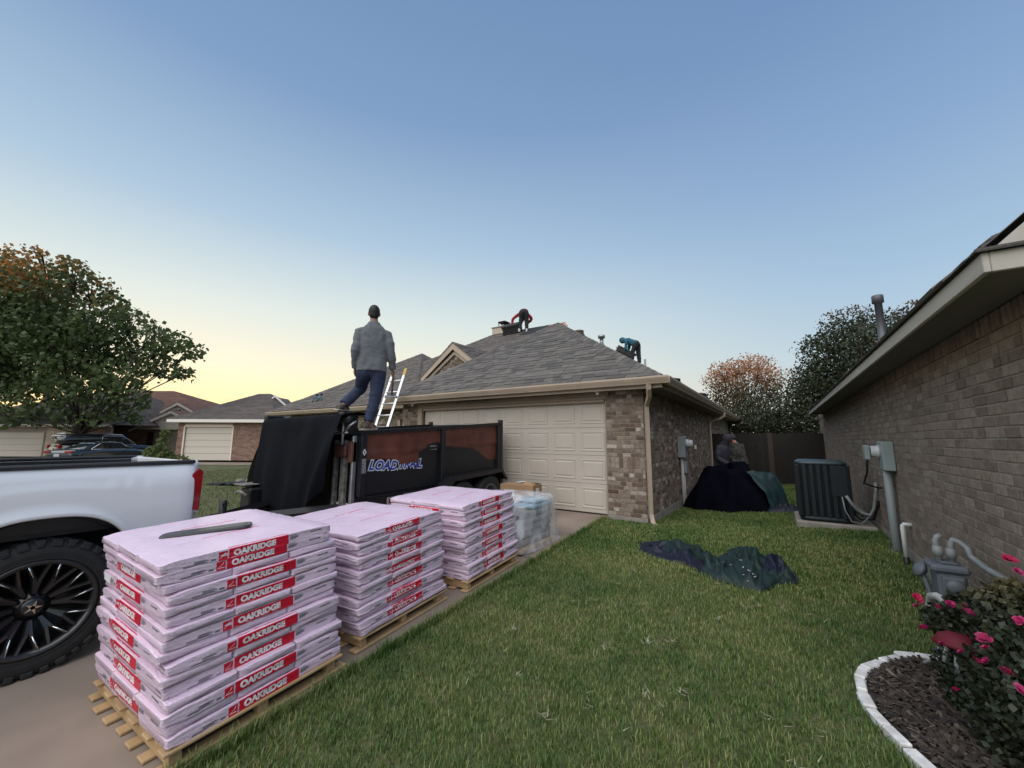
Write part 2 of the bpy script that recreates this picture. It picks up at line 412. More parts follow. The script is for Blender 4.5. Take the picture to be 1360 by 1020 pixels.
def lay_shingles(parent, poly, mat_, cap=0, expo=.145, seed=3, widths=(.15,.21,.28,.36), name='shingle', jit=.014, lift=.014):
    """courses of shingles on the planar convex polygon poly (first edge = eave, seen counter-clockwise from outside)"""
    rnd = random.Random(seed); A, B = Vector(poly[0]), Vector(poly[1]); X = (B-A).normalized()
    N = X.cross(Vector(poly[2])-A).normalized(); Y = N.cross(X)
    Q = [((Vector(p)-A).dot(X), (Vector(p)-A).dot(Y)) for p in poly]
    ymax = max(q[1] for q in Q); xmin = min(q[0] for q in Q); xmax = max(q[0] for q in Q); Fm = frame(A, X, Y, N)
    pcs = []; y = -.01; r = 0
    while y < ymax:
        x = xmin - rnd.random()*.3
        while x < xmax:
            w = rnd.choice(widths); j0 = rnd.uniform(-jit, jit) if r else 0
            c = clip_poly([(x+.002,y+j0),(x+w-.002,y+j0),(x+w-.002,y+expo+.03),(x+.002,y+expo+.03)], [(q[0], q[1]) for q in Q])
            if len(c) >= 3:
                ar = abs(sum(c[k][0]*c[(k+1)%len(c)][1]-c[(k+1)%len(c)][0]*c[k][1] for k in range(len(c))))/2
                if ar > .0006: pcs.append((c, y+j0, ar, rnd.random(), rnd.choice((0,0,.007))+rnd.uniform(0, .004)))
            x += w
        y += expo; r += 1
    def geo(c, y0, th):
        zt = lambda p: lift + th - (p[1]-y0)*.055
        n = len(c); return [(p[0], p[1], zt(p)) for p in c] + [(p[0], p[1], -.004) for p in c], [tuple(range(n))] + [(k, n+k, n+(k+1)%n, (k+1)%n) for k in range(n)]
    order = sorted(pcs, key=lambda p: -p[2]); single = set(id(p) for p in order[:cap]); rest = MB()
    for p in pcs:
        vs, fs = geo(p[0], p[1], p[4])
        if id(p) in single:
            b = MB(); b.add(vs, fs); link(name, b.mesh(name, mat_), parent, Fm)
        else: rest.add(vs, fs, va=p[3], M=Fm)
    if rest.f: tag(rest.obj(name+'s', mat_, parent), kind='stuff')
def roof_slab(mb, poly, th=.05):
    A = Vector(poly[0]); N = (Vector(poly[1])-A).cross(Vector(poly[2])-A).normalized()
    n = len(poly); vs = [Vector(p)-N*.006 for p in poly] + [Vector(p)-N*th for p in poly]
    mb.add(vs, [tuple(range(n)), tuple(range(n, 2*n))[::-1]] + [(k, n+k, n+(k+1)%n, (k+1)%n) for k in range(n)])
def hip_caps(parent, a, b, mat_, step=.2, w=.15, seed=1, tilt=None):
    rnd = random.Random(seed); a, b = Vector(a), Vector(b); d = (b-a); L = d.length; d.normalize()
    s = d.cross(Vector((0,0,1))).normalized(); u = s.cross(d); m = MB(); t = 0
    dz = .045 if tilt is None else tilt
    while t < L-.05:
        e = min(L, t+step+.05); p, q = a+d*t+u*(.02+.012), a+d*e+u*.02; va = rnd.random()
        vs = [p-s*w-Vector((0,0,dz*2)), p, p+s*w-Vector((0,0,dz*2)), q-s*w-Vector((0,0,dz*2)), q, q+s*w-Vector((0,0,dz*2))]
        dn = u*.014; vs += [v-dn for v in vs]
        m.add(vs, [(0,1,4,3),(1,2,5,4),(0,6,7,1),(1,7,8,2),(0,3,9,6),(2,8,11,5)], va=va); t += step
    o = m.obj('hip_cap', mat_, parent); return o
def gutter(mb, a, b, out, h=.125, d=.13):
    """K-style gutter from a to b (top back edge), out = outward direction"""
    a, b, out = Vector(a), Vector(b), Vector(out); up = Vector((0,0,1))
    pr = [(0,0),(0,-h),(d*.62,-h),(d*.7,-h*.82),(d*.88,-h*.5),(d,-h*.25),(d,0),(d*.9,0),(d*.9,-.02),(d*.82,-.02),(d*.8,-h*.4),(d*.55,-h*.9),(.008,-h*.9),(.008,0)]
    rings = [[p + out*x + up*z for x, z in pr] for p in (a, b)]
    mb.loft(rings, smooth=False)
def downspout(mb, path, w=.085, d=.06):
    P = [Vector(p) for p in path]; mb.tube(P, .05, n=4, smooth=False, sq=(1.1, .9))
# ---------------------------------------------------------------- the house with the garage
WX, FY, ZS = -1.972, 7.24, 2.285            # side wall plane, front face of the piers, soffit height
EX, EY, ZE = -1.552, 6.90, 2.455            # eaves
house = empty('brick_house', (-5.1, 7.3, 0), 'brick house with a beige double garage door under a grey hip roof', 'house')
# walls: mortar backing, foundation
m = MB()
m.box((WX-.12, FY+.12, .02), (WX, 24, ZS))                      # side
m.box((-2.672, FY, .02), (WX, FY+.12, ZS))                      # right pier
m.box((-8.30, FY, .02), (-7.72, FY+.12, ZS)); m.box((-8.30, FY+.12, .02), (-8.18, 8.42, ZS))
m.box((-16.3, 8.42, .02), (-8.18, 8.54, ZS)); m.box((-16.3, 8.55, .02), (-16.18, 20, ZS)); m.box((-16.3,20.01,.02),(-2.2,20.13,ZS))
wall = m.obj('wall', MORT, house)
m = MB(); m.box((WX-.10, FY+.125, -.9), (WX+.012, 24, .02), ch=.006); m.box((-2.672, FY-.012, -.9), (WX+.012, FY+.124, .02), ch=.006)
m.box((-8.31, FY-.012, -.9), (-7.72, FY+.124, .02)); m.box((-16.3, 8.41, -.9), (-8.32, 8.54, .02)); m.obj('foundation', FOUND, house)
sold = (.86,)
lay_bricks(wall, (-2.672, FY, .022), (1,0,0), (0,0,1), (0,-1,0), .70, ZS-.024, .0762, (.2,.1,.1,.2,.15), .011, [BRICK], 130, sold, seed=5)
lay_bricks(wall, (WX, FY, .022), (0,1,0), (0,0,1), (1,0,0), 12.2, ZS-.024, .0762, (.2,.1,.2,.2,.1), .011, [BRICK], 165, seed=6)
lay_bricks(wall, (-8.30, FY, .022), (1,0,0), (0,0,1), (0,-1,0), .58, ZS-.024, .0762, (.2,.1,.1,.2), .011, [BRICK], 0, seed=8)
lay_bricks(wall, (-16.29, 8.42, .022), (1,0,0), (0,0,1), (0,-1,0), 7.98, ZS-.024, .0762, (.2,.1,.1,.2), .011, [BRICK], 0, seed=9)
# garage opening: jambs, header boards, door
m = MB()
m.box((-7.72, FY-.02, -.02), (-7.60, FY+.16, ZS), ch=.006); m.box((-7.60, FY-.035, -.02), (-7.553, FY+.04, 2.15), ch=.005)
m.box((-2.70, FY+.02, -.02), (-2.664, FY+.15, 2.15), ch=.004)
m.box((-7.60, FY-.025, 2.145), (-2.64, FY+.15, ZS-.004), ch=.005); m.box((-7.62, FY-.05, 2.205), (-2.60, FY-.027, ZS-.004), ch=.005)
m.box((-7.60, FY-.01, 2.085), (-2.70, FY+.05, 2.143), ch=.004)
m.obj('door_frame', TRIM, house)
door = MB()
for k in range(4): door.box((-7.553, 7.32, .012+k*.533), (-2.678, 7.36, .012+k*.533+.529), ch=.004)
door = door.obj('garage_door', DOORP, house)
pm = MB(); w, h = .245, .19
def rect(hw, hh, y): return [(-hw, y, -hh), (hw, y, -hh), (hw, y, hh), (-hw, y, hh)]
pm.loft([rect(w,h,.001), rect(w-.006,h-.006,-.009), rect(w-.022,h-.022,-.009), rect(w-.034,h-.034,-.001), rect(w-.05,h-.05,-.001), rect(w-.066,h-.066,-.010)], smooth=False)
pm = pm.mesh('panel', DOORP)
for k in range(4):
    for c in range(8): link('panel', pm, door, T(-7.553+.6096*(c+.5)-.001, 7.32, .012+k*.533+.266))
m = MB(); m.box((-7.553,7.325,-.012),(-2.678,7.37,.012)); m.obj('door_seal', BLKP, house)
# soffits and fascia
m = MB()
m.box((-8.66, EY+.02, ZS), (EX, FY+.13, ZS+.02)); m.box((WX-.1, FY+.131, ZS), (EX-.02, 24.4, ZS+.02)); m.box((-17, 8.02, ZS), (-8.67, 8.55, ZS+.02))
m.obj('soffit', SOFF, house)
m = MB()
m.box((-8.66, EY, ZS-.03), (EX, EY+.019, ZE-.012)); m.box((EX-.019, EY+.02, ZS-.03), (EX, 24.4, ZE-.012)); m.box((-17, 8.0, ZS-.03), (-8.67, 8.019, ZE-.05))
m.obj('fascia', TRIM, house)
m = MB(); gutter(m, (-8.70, EY-.001, ZE-.012), (EX+.13, EY-.001, ZE-.012), (0,-1,0)); m.obj('gutter', GUTT, house)
m = MB(); gutter(m, (EX+.001, EY+.0, ZE-.012), (EX+.001, 24.4, ZE-.012), (1,0,0)); m.obj('gutter', GUTT, house)
m = MB(); gutter(m, (-17.2, 7.999, ZE-.05), (-8.72, 7.999, ZE-.05), (0,-1,0)); m.obj('gutter', GUTT, house)
m = MB(); downspout(m, [(-1.76,EY-.06,2.33),(-1.76,EY-.06,2.24),(-1.79,EY+.07,2.13),(-1.90,FY-.05,1.97),(-1.90,FY-.05,1.0),(-1.90,FY-.05,.12),(-1.86,FY-.10,-.02),(-1.77,FY-.2,-.07)]); m.obj('downspout', GUTT, house)
for y in (15.2, 22.5):
    m = MB(); downspout(m, [(EX+.07,y+.3,2.33),(EX+.07,y+.3,2.22),(EX-.05,y+.2,2.12),(WX+.06,y,2.0),(WX+.06,y,1),(WX+.06,y,-.05),(WX+.2,y-.1,-.16)]); m.obj('downspout', GUTT, house)
m = MB(); downspout(m, [(-9.0,7.95,2.3),(-9.0,7.95,2.2),(-9.35,8.2,2.1),(-9.72,8.36,1.95),(-9.72,8.36,.0)]); m.obj('downspout', GUTT, house)
# roof
px = .643
PK = (-5.11, 10.12, ZE+.643*3.56)
RZt = 2.41+.65*(13.2-8.06)
def rz(x): return ZE + px*(EX-x)
JY = 8.06 + (PK[2]-2.41)/.65
XR = EX-(RZt-ZE)/px
roof = empty('roof', (-5.1, 9, ZE)); par(roof, house)
deck = MB()
P_front = [(-8.67, EY, ZE), (EX, EY, ZE), PK]
BM = 24.4-5.4*(EX-PK[0])/(EX-XR)
P_right1 = [(EX, EY, ZE), (EX, 24.4, ZE), (PK[0], BM, PK[2]), PK]
P_right2 = [(PK[0], JY, PK[2]), (PK[0], BM, PK[2]), (XR, 19.0, RZt), (XR, 13.2, RZt)]
P_left1 = [(-8.67, 11.4, ZE), (-8.67, EY, ZE), PK, (PK[0], JY, PK[2])]
P_main = [(-14.9, 8.06, 2.41), (EX-.3, 8.06, 2.41), (XR, 13.2, RZt), (-9.7, 13.2, RZt)]
P_back = [(EX, 24.4, ZE), (-14.9, 24.4, ZE), (-9.7, 19.0, RZt), (XR, 19.0, RZt)]
P_mleft = [(-14.9, 24.4, ZE), (-14.9, 8.06, 2.41), (-9.7, 13.2, RZt), (-9.7, 19.0, RZt)]
WP = (-12.67, 12.0, 2.44+.655*4.0)
P_wf = [(-17.1, 8.0, 2.44), (-8.68, 8.0, 2.44), WP]; P_wr = [(-8.68, 8.0, 2.44), (-8.68, 16, 2.44), WP]; P_wl = [(-17.1, 16, 2.44), (-17.1, 8.0, 2.44), WP]
for P in (P_front, P_right1, P_right2, P_left1, P_main, P_back, P_mleft, P_wf, P_wr, P_wl): roof_slab(deck, P)
deck.obj('roof_deck', SHING, roof)
lay_shingles(roof, P_front, SHING, 290, seed=11)
lay_shingles(roof, P_right1, SHING, 0, seed=12, jit=.0)
lay_shingles(roof, P_right2, SHING, 0, seed=16, jit=.0)
lay_shingles(roof, P_main, SHING2, 0, seed=13)
lay_shingles(roof, P_wf, SHING2, 0, seed=14); lay_shingles(roof, P_wr, SHING2, 0, seed=15)
for a, b, sd in ((P_front[1], PK, 1), (P_front[0], PK, 2), (P_wf[0], WP, 3), (P_wf[1], WP, 4), ((-14.9,8.06,2.41), (-9.7,13.2,RZt), 5), ((-9.7,13.2,RZt), (-8.9,13.2,RZt), 6), (PK, (PK[0], JY, PK[2]), 7)):
    hip_caps(roof, a, b, SHING if sd in (1,2,7) else SHING2, seed=sd)
# stripped strip by the ridge: black felt with bare boards showing
m = MB()
zz = lambda y: 2.41+.65*(y-8.06)+.028
m.add([(-8.0,12.55,zz(12.55)),(-6.1,12.2,zz(12.2)),(-6.5,13.16,zz(13.16)),(-8.0,13.16,zz(13.16))], [(0,1,2,3)]); m.obj('roofing_felt', FELT, roof)
for k in range(3):
    m = MB(); y0 = 12.55+k*.2; m.box((-6.75-.1*k,0,0),(-6.0-.15*k,.17,.02), M=T(0,y0,zz(y0)+.004) @ RX(math.atan(.65))); m.obj('roof_board', mat('bare_board', (.42,.20,.11), .8, (.34,.15,.08), 8, 4), roof)
# gable dormer on the front slope
gab = empty('gable_dormer', (-8.07, 9.0, 3.0)); par(gab, house)
GA, GH, GB = 4.30, 1.32, 3.32
m = MB(); m.prism([(-GH+.18,2.9),(GH-.18,2.9),(GH-.18,GB+.06),(0,GA-.22),(-GH+.18,GB+.06)], 0, -1.6, M=frame((-8.07,9.02,0),(1,0,0),(0,0,1),(0,-1,0)) ); m.obj('wall', MORT, gab)
lay_bricks(gab, (-9.2, 9.02, 2.95), (1,0,0), (0,0,1), (0,-1,0), 2.26, 1.2, .0762, (.2,.1,.1,.2), .011, [BRICK], 0, seed=21, skip=lambda u, v: v+2.95 > GA-.28-abs(u-1.13)*.75)
m = MB(); sl = (GA-GB)/GH
for s_ in (-1, 1):
    m.prism([(0,GA),(s_*GH,GB),(s_*GH,GB-.16),(0,GA-.21)] if s_ > 0 else [(0,GA),(0,GA-.21),(s_*GH,GB-.16),(s_*GH,GB)], 0, .03, M=frame((-8.07,8.90,0),(1,0,0),(0,0,1),(0,-1,0)))
    m.prism([(0,GA-.24),(s_*(GH-.2),GB-.02),(s_*(GH-.2),GB-.12),(0,GA-.36)] if s_ > 0 else [(0,GA-.24),(0,GA-.36),(s_*(GH-.2),GB-.12),(s_*(GH-.2),GB-.02)], 0, .03, M=frame((-8.07,8.985,0),(1,0,0),(0,0,1),(0,-1,0)))
m.obj('rake_board', GUTT, gab)
gr = MB(); gp = []
for s_ in (-1, 1):
    a, b = (-8.07+s_*GH, 8.86, GB+.015), (-8.07, 8.86, GA+.015); c, d = (-8.07, 11.2, GA+.015), (-8.07+s_*GH, 9.8, GB+.015)
    gp.append([d, a, b, c] if s_ < 0 else [a, d, c, b])
for P in gp: roof_slab(gr, P, .03)
gr.obj('roof_deck', SOFF, gab)
for P in gp: lay_shingles(gab, P, SHING2, 0, seed=31)
# chimney behind the ridge
ch = MB(); ch.box((-11.72,15.8,4.9),(-10.95,16.5,6.96), ch=.02); ch.box((-11.76,15.75,6.96),(-10.91,16.55,7.01), ch=.02)
chim = ch.obj('chimney', mat('chimney_siding', (.50,.42,.32), .7), house)
m = MB(); m.lathe([(.15,7.01),(.15,7.22)], 12, M=T(-11.22,16.15,0)); m.box((-11.44,15.92,7.23),(-11.0,16.4,7.30), ch=.01)
for a, b in ((-11.42,15.94),(-11.04,15.94),(-11.42,16.36),(-11.04,16.36)): m.box((a,b,7.01),(a+.03,b+.03,7.23)); m.obj('chimney_cap', STEEL, chim)
# vents through the right slope
def vent(x, y, h, r, capr, name, mt):
    m = MB(); z0 = rz(x)
    m.lathe([(r*2.2,z0-.06),(r*1.3,z0+.1),(r,z0+.1),(r,z0+h)] + ([(capr,z0+h-.02),(capr,z0+h+.08),(.02,z0+h+.12)] if capr else [(.001,z0+h)]), 12, M=T(x,y,0)); m.obj(name, mt, roof)
vent(-5.25, 14.0, .35, .07, .13, 'roof_vent', STEEL); vent(-3.68, 14, .36, .035, 0, 'vent_pipe', STEEL); vent(-2.75, 14.0, .10, .14, .2, 'roof_vent', BLKP); vent(-2.2, 15.6, .08, .14, .2, 'roof_vent', BLKP)
vent(-5.45, 12.4, .06, .1, .16, 'roof_vent', mat('brown_vent', (.10,.06,.05), .6))
# small round cameras under the front eave
for x in (-2.74, -7.7):
    m = MB(); m.lathe([(.05,0),(.05,-.03),(.03,-.035)], 12, M=T(x,7.02,ZS-.0)); m.ball((x,7.02,ZS-.05), .035); o = m.obj('security_camera', WHITE, None)
    tag(o, 'small white dome camera under the eave %s' % ('at the right end of the garage door' if x > -5 else 'at the left end of the garage door'), 'camera', 'dome cameras under the eave')
# electric meter on the side wall
em = empty('electric_meter', (WX, 10.2, 1.2), 'grey electric meter box on the garage side wall above a conduit', 'meter')
GREY = mat('grey_enamel', (.27,.30,.31), .45, (.24,.265,.27), 5, 4); GLASS = mat('meter_glass', (.55,.57,.58), .15)
m = MB(); m.box((WX+.008,9.95,.97),(WX+.17,10.32,1.47), ch=.012); m.obj('meter_box', GREY, em)
m = MB(); m.lathe([(.10,0),(.10,.05),(.085,.06),(.085,.13),(.06,.15),(.001,.152)], 16, M=T(WX+.17,10.14,1.3) @ RY(R(90))); m.obj('meter_dial', GLASS, em)
m = MB(); m.box((WX+.008,10.2,.60),(WX+.14,10.44,.88), ch=.012); m.obj('disconnect_box', GREY, em)
m = MB(); m.tube([(WX+.07,10.08,.98),(WX+.07,10.08,.2),(WX+.07,10.08,-.2)], .035); m.tube([(WX+.06,10.32,.61),(WX+.06,10.3,.2),(WX+.09,10.25,-.2)], .03); m.obj('conduit', mat('pale_conduit', (.42,.41,.38), .5), em)
m = MB(); m.box((WX+.006,12.2,1.12),(WX+.06,12.32,1.24), ch=.01); tag(m.obj('outlet_cover', WHITE), 'small white outlet cover on the garage side wall', 'outlet')
# ---------------------------------------------------------------- neighbour's house on the right
NX, NF, NB, NS = 1.23, 3.2, 17.0, 2.285
nh = empty('neighbour_house', (4, 8, 0), 'brown brick neighbouring house with a pale eave board on the right', 'house')
m = MB(); m.box((NX, NF, .1), (NX+.12, NB, NS+.02)); m.box((NX+.121, NF, .1), (9, NF+.12, NS+.02)); m.box((NX+.121, NB-.12, .1), (9, NB, NS+.02)); m.box((9,NF,.1),(9.12,NB,NS+.02))
nwall = m.obj('wall', NMORT, nh)
m = MB(); m.box((NX-.012, NF-.012, -.7), (NX+.12, NB, .1)); m.box((NX+.121, NF-.012, -.7), (9, NF+.1, .1)); m.obj('foundation', FOUND, nh)
sh = .2
lay_bricks(nwall, (NX, NB, .102), (0,-1,0), (0,0,1), (-1,0,0), NB-NF, NS-sh-.11, .0762, (.2,.2,.2,.1), .011, [NBRICK], 215, seed=41, skip=lambda u, v: abs(u-3.55) < .03 and v > .95)
lay_bricks(nwall, (NX, NB, NS-sh-.006), (0,-1,0), (0,0,1), (-1,0,0), NB-NF, sh, .2, (.0762,), .019, [NBRICK], 60, seed=42, proud=.022)
lay_bricks(nwall, (NX, NF, .102), (1,0,0), (0,0,1), (0,-1,0), 7.7, NS-.11, .0762, (.2,.2,.2,.1), .011, [NBRICK], 0, seed=43)
m = MB(); m.box((NX-.004,13.42,1.05),(NX+.02,13.47,NS)); m.obj('expansion_joint', mat('joint_sealant', (.05,.045,.04), .8), nh)
NEX, NEY = .865, 2.70; NZ0, NZ1 = 2.165, 2.262
m = MB(); m.box((NEX, NEY, NZ0), (NEX+.025, 15.2, NZ1), ch=.003); m.box((NEX+.026, NEY, NZ0), (9.5, NEY+.025, NZ1), ch=.003); m.obj('fascia', NFASC, nh)
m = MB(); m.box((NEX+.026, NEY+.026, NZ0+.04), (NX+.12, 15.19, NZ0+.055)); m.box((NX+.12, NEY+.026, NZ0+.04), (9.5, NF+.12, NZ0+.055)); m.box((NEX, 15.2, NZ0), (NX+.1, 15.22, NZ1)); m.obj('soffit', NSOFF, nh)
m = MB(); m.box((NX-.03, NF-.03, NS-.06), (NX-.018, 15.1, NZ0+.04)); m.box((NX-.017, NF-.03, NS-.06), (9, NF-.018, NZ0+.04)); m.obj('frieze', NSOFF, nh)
nroof = empty('roof', (4, 8, 2.3)); par(nroof, nh)
NP = .95; gy_ = NEY+.42; ex_ = NEX-.03; rz_ = NZ1+.008+NP*(4.9-ex_)
Q_l = [(ex_, 15.25, NZ1+.008), (ex_, NEY-.03, NZ1+.008), (ex_+.20, gy_-.02, NZ1+.008+NP*.20), (4.9, gy_-.02, rz_), (4.9, 15.25, rz_)]
Q_r = [(8.98, gy_-.02, NZ1), (8.98, 15.25, NZ1), (4.9, 15.25, rz_), (4.9, gy_-.02, rz_)]
Q_f = [(ex_, NEY-.03, NZ1+.008), (9.5, NEY-.03, NZ1+.008), (9.5, gy_+.05, NZ1+.16), (ex_+.20, gy_+.05, NZ1+.16)]
m = MB(); roof_slab(m, Q_l, .010); roof_slab(m, Q_f, .010); roof_slab(m, Q_r, .010); m.obj('roof_deck', SHING, nroof)
lay_shingles(nroof, Q_l, SHING, 0, seed=51, lift=.004); lay_shingles(nroof, Q_f, SHING, 0, seed=52, lift=.004)
# gable above the front return
m = MB(); m.prism([(1.10,NZ1+.14),(8.7,NZ1+.14),(4.9,rz_-.10)], 0, .06, M=frame((0,gy_+.06,0),(1,0,0),(0,0,1),(0,-1,0))); m.obj('gable_siding', NFASC, nh)
m = MB(); m.prism([(1.14,NZ1+.13),(4.9,rz_-.16),(4.9,rz_-.045),(1.045,NZ1+.15)], 0, .02, M=frame((0,gy_-.002,0),(1,0,0),(0,0,1),(0,-1,0))); m.obj('rake_board', NFASC, nh)
m = MB(); m.lathe([(.13,2.9),(.085,3.2),(.070,3.2),(.070,4.40),(.105,4.41),(.105,4.56),(.09,4.58),(.001,4.58)], 14, M=T(2.08,11.55,0)); m.obj('flue_pipe', mat('flue_metal', (.12,.125,.14), .5, metal=.4), nroof)
# electric meter with conduit
nm = empty('electric_meter', (NX, 7.1, 1.1), 'pale grey meter box with a thick conduit on the neighbouring brick wall', 'meter')
LG = mat('pale_enamel', (.30,.36,.36), .45, (.27,.325,.325), 5, 4)
m = MB(); m.box((NX-.125, 6.90, 1.0), (NX-.009, 7.22, 1.37), ch=.01); m.obj('meter_box', LG, nm)
m = MB(); m.lathe([(.085,0),(.085,.02),(.075,.03),(.07,.085),(.05,.09),(.001,.092)], 16, M=T(NX-.125,7.10,1.24) @ RY(R(-90))); m.obj('meter_dial', GLASS, nm)
m = MB(); m.box((NX-.275,7.03,1.13),(NX-.222,7.2,1.32), ch=.01); m.obj('meter_cover', LG, nm)
m = MB(); m.tube([(NX-.075,7.06,1.0),(NX-.075,7.06,.4),(NX-.075,7.02,-.15)], .045, n=12); m.tube([(NX-.03,7.3,1.0),(NX-.03,7.32,.3),(NX-.03,7.32,-.1)], .014); m.obj('conduit', mat('grey_conduit', (.25,.285,.28), .5), nm)
m = MB(); m.tube([(NX-.25,7.12,1.13),(NX-.24,7.3,.95),(NX-.25,7.6,.78),(NX-.06,7.9,.70),(NX-.01,7.9,.70)], .012, mi=0); m.obj('cable', BLKP, nm)
# white drain pipe
m = MB(); m.tube([(NX-.0,6.55,.415),(NX-.07,6.55,.415),(NX-.085,6.55,.40),(NX-.085,6.55,.05)], .022, n=10, mi=0); m.tube([(NX-.085,6.55,.05),(NX-.085,6.55,-.12)], .027, n=10, mi=1)
tag(m.obj('drain_pipe', [WHITE, BLKP]), 'short white plastic drain pipe with an elbow at the brick wall', 'pipe')
# gas meter
GM = mat('gas_meter_paint', (.125,.145,.165), .5, (.10,.115,.13), 6, 5); GP = mat('gas_pipe_paint', (.26,.28,.28), .5, (.18,.19,.19), 7, 5)
gm = empty('gas_meter', (1.0, 4.4, .1), 'blue grey gas meter with pipes looping above it by the rose bush', 'gas meter')
m = MB(); m.box((.93,4.40,.20),(1.09,4.60,.40), ch=.02); m.box((.90,4.385,.40),(1.11,4.61,.46), ch=.02); m.box((.95,4.375,.22),(1.07,4.399,.38), ch=.01); m.lathe([(.05,0),(.055,.02),(.04,.04),(.001,.04)], 14, M=T(1.01,4.375,.32) @ RX(R(90))); m.box((.96,4.43,.461),(1.06,4.57,.475), ch=.01); m.obj('meter_body', GM, gm)
m = MB(); m.tube([(.97,4.5,.46),(.965,4.5,.62),(.975,4.5,.645),(1.0,4.5,.66)], .020); m.tube([(1.04,4.5,.46),(1.045,4.5,.60),(1.06,4.5,.635),(1.09,4.48,.625),(1.12,4.45,.59),(1.12,4.40,.54),(1.13,4.2,.515),(1.15,3.6,.505),(1.16,2.9,.50)], .020)
m.lathe([(.024,-.05),(.034,-.03),(.034,.03),(.024,.05)], 10, M=T(1.145,3.80,.508) @ RX(R(90))); m.lathe([(.024,-.04),(.034,0),(.024,.04)], 10, M=T(.97,4.5,.54)); m.lathe([(.024,-.04),(.034,0),(.024,.04)], 10, M=T(1.04,4.5,.53)); m.obj('pipe', GP, gm)
m = MB(); m.lathe([(.015,-.04),(.06,-.012),(.066,0),(.06,.012),(.02,.04)], 14, M=T(.88,4.62,.36) @ RY(R(-60))); m.tube([(.88,4.62,.36),(.90,4.6,.28),(.93,4.55,.1),(.93,4.55,-.1)], .018); m.obj('regulator', GM, gm)
m = MB(); m.tube([(NX-.02,3.28,.42),(NX-.07,3.3,.41),(NX-.09,3.32,.36),(NX-.09,3.34,.1)], .03); tag(m.obj('black_hose', BLKP), 'short black bent hose coming out of the neighbouring brick wall', 'hose')
# air conditioner on its pad
m = MB(); m.box((.16,8.18,-.2),(1.17,9.25,.085), ch=.02); tag(m.obj('concrete_pad', FOUND), 'low concrete pad under the air conditioner', 'pad')
ac = empty('air_conditioner', (.56, 8.65, .09), 'dark blue green air conditioner with louvred sides on a concrete pad', 'air conditioner')
ACM = mat('ac_enamel', (.004,.010,.014), .5, (.0035,.008,.011), 7, 4); ACL = mat('ac_lid', (.030,.052,.062), .4)
def rr(x0, y0, x1, y1, r, z, n=5):
    out = []
    for (cx, cy, a0) in ((x1-r,y1-r,0),(x0+r,y1-r,90),(x0+r,y0+r,180),(x1-r,y0+r,270)):
        for k in range(n+1): an = R(a0+90*k/n); out.append((cx+r*math.cos(an), cy+r*math.sin(an), z))
    return out
x0, x1, y0, y1 = .235, .885, 8.28, 8.98
m = MB(); m.loft([rr(x0+.02,y0+.02,x1-.02,y1-.02,.09,.09), rr(x0+.02,y0+.02,x1-.02,y1-.02,.09,1.0)]); m.obj('coil', mat('coil_black', (.008,.010,.012), .7), ac)
m = MB(); m.loft([rr(x0-.01,y0-.01,x1+.01,y1+.01,.11,.985), rr(x0-.015,y0-.015,x1+.015,y1+.015,.115,1.02), rr(x0+.03,y0+.03,x1-.03,y1-.03,.09,1.05), rr(x0+.1,y0+.1,x1-.1,y1-.1,.08,1.055)]); m.obj('lid', ACL, ac)
m = MB(); m.loft([rr(x0-.005,y0-.005,x1+.005,y1+.005,.105,.088), rr(x0-.005,y0-.005,x1+.005,y1+.005,.105,.16)]); m.obj('base', ACM, ac)
for k in range(8):
    u = x0+.0+k*(x1-x0-.0)/7
    for yy in (y0, y1): m = MB(); m.box((u-.03,yy-.012,.16),(u+.03,yy+.012,.985), M=T(0,0,0), ch=.006); m.obj('louvre_post', ACM, ac)
for k in range(8):
    v = y0+.0+k*(y1-y0)/7
    for xx in (x0, x1): m = MB(); m.box((xx-.011,v-.028,.16),(xx+.011,v+.028,.985), ch=.006); m.obj('louvre_post', ACM, ac)
m = MB()
for q in range(30):
    z_ = .17+q*.0275; m.box((x0+.03,y0-.006,z_),(x1-.03,y0+.01,z_+.009)); m.box((x0-.006,y0+.03,z_),(x0+.01,y1-.03,z_+.009)); m.box((x1-.01,y0+.03,z_),(x1+.006,y1-.03,z_+.009))
tag(m.obj('louvre_slats', ACM, ac), kind='stuff')
m = MB(); m.box((x1-.22,y0-.022,.50),(x1-.01,y0-.008,.97), ch=.004); m.obj('service_panel', ACM, ac)
m = MB(); m.tube([(x1-.05,y0-.02,.52),(x1+.02,y0-.03,.38),(x1+.12,y0-.0,.27),(x1+.22,y0+.0,.25),(NX-.08,y0-.03,.36),(NX-.04,y0-.06,.62),(NX-.03,y0-.06,.75)], .022, n=10); m.tube([(x1-.1,y0-.02,.5),(x1-.08,y0-.03,.3),(x1-.02,y0-.06,.14),(x1+.1,y0-.05,.12),(x1+.22,y0-.0,.24)], .009); m.obj('whip_conduit', GP, ac)
m = MB(); m.tube([(x1,y0+.1,.3),(x1+.12,y0+.06,.18),(x1+.24,y0+.02,.2),(NX-.04,y0+.0,.42),(NX,y0,.45)], .035, n=8); m.obj('insulated_pipe', BLKP, ac)
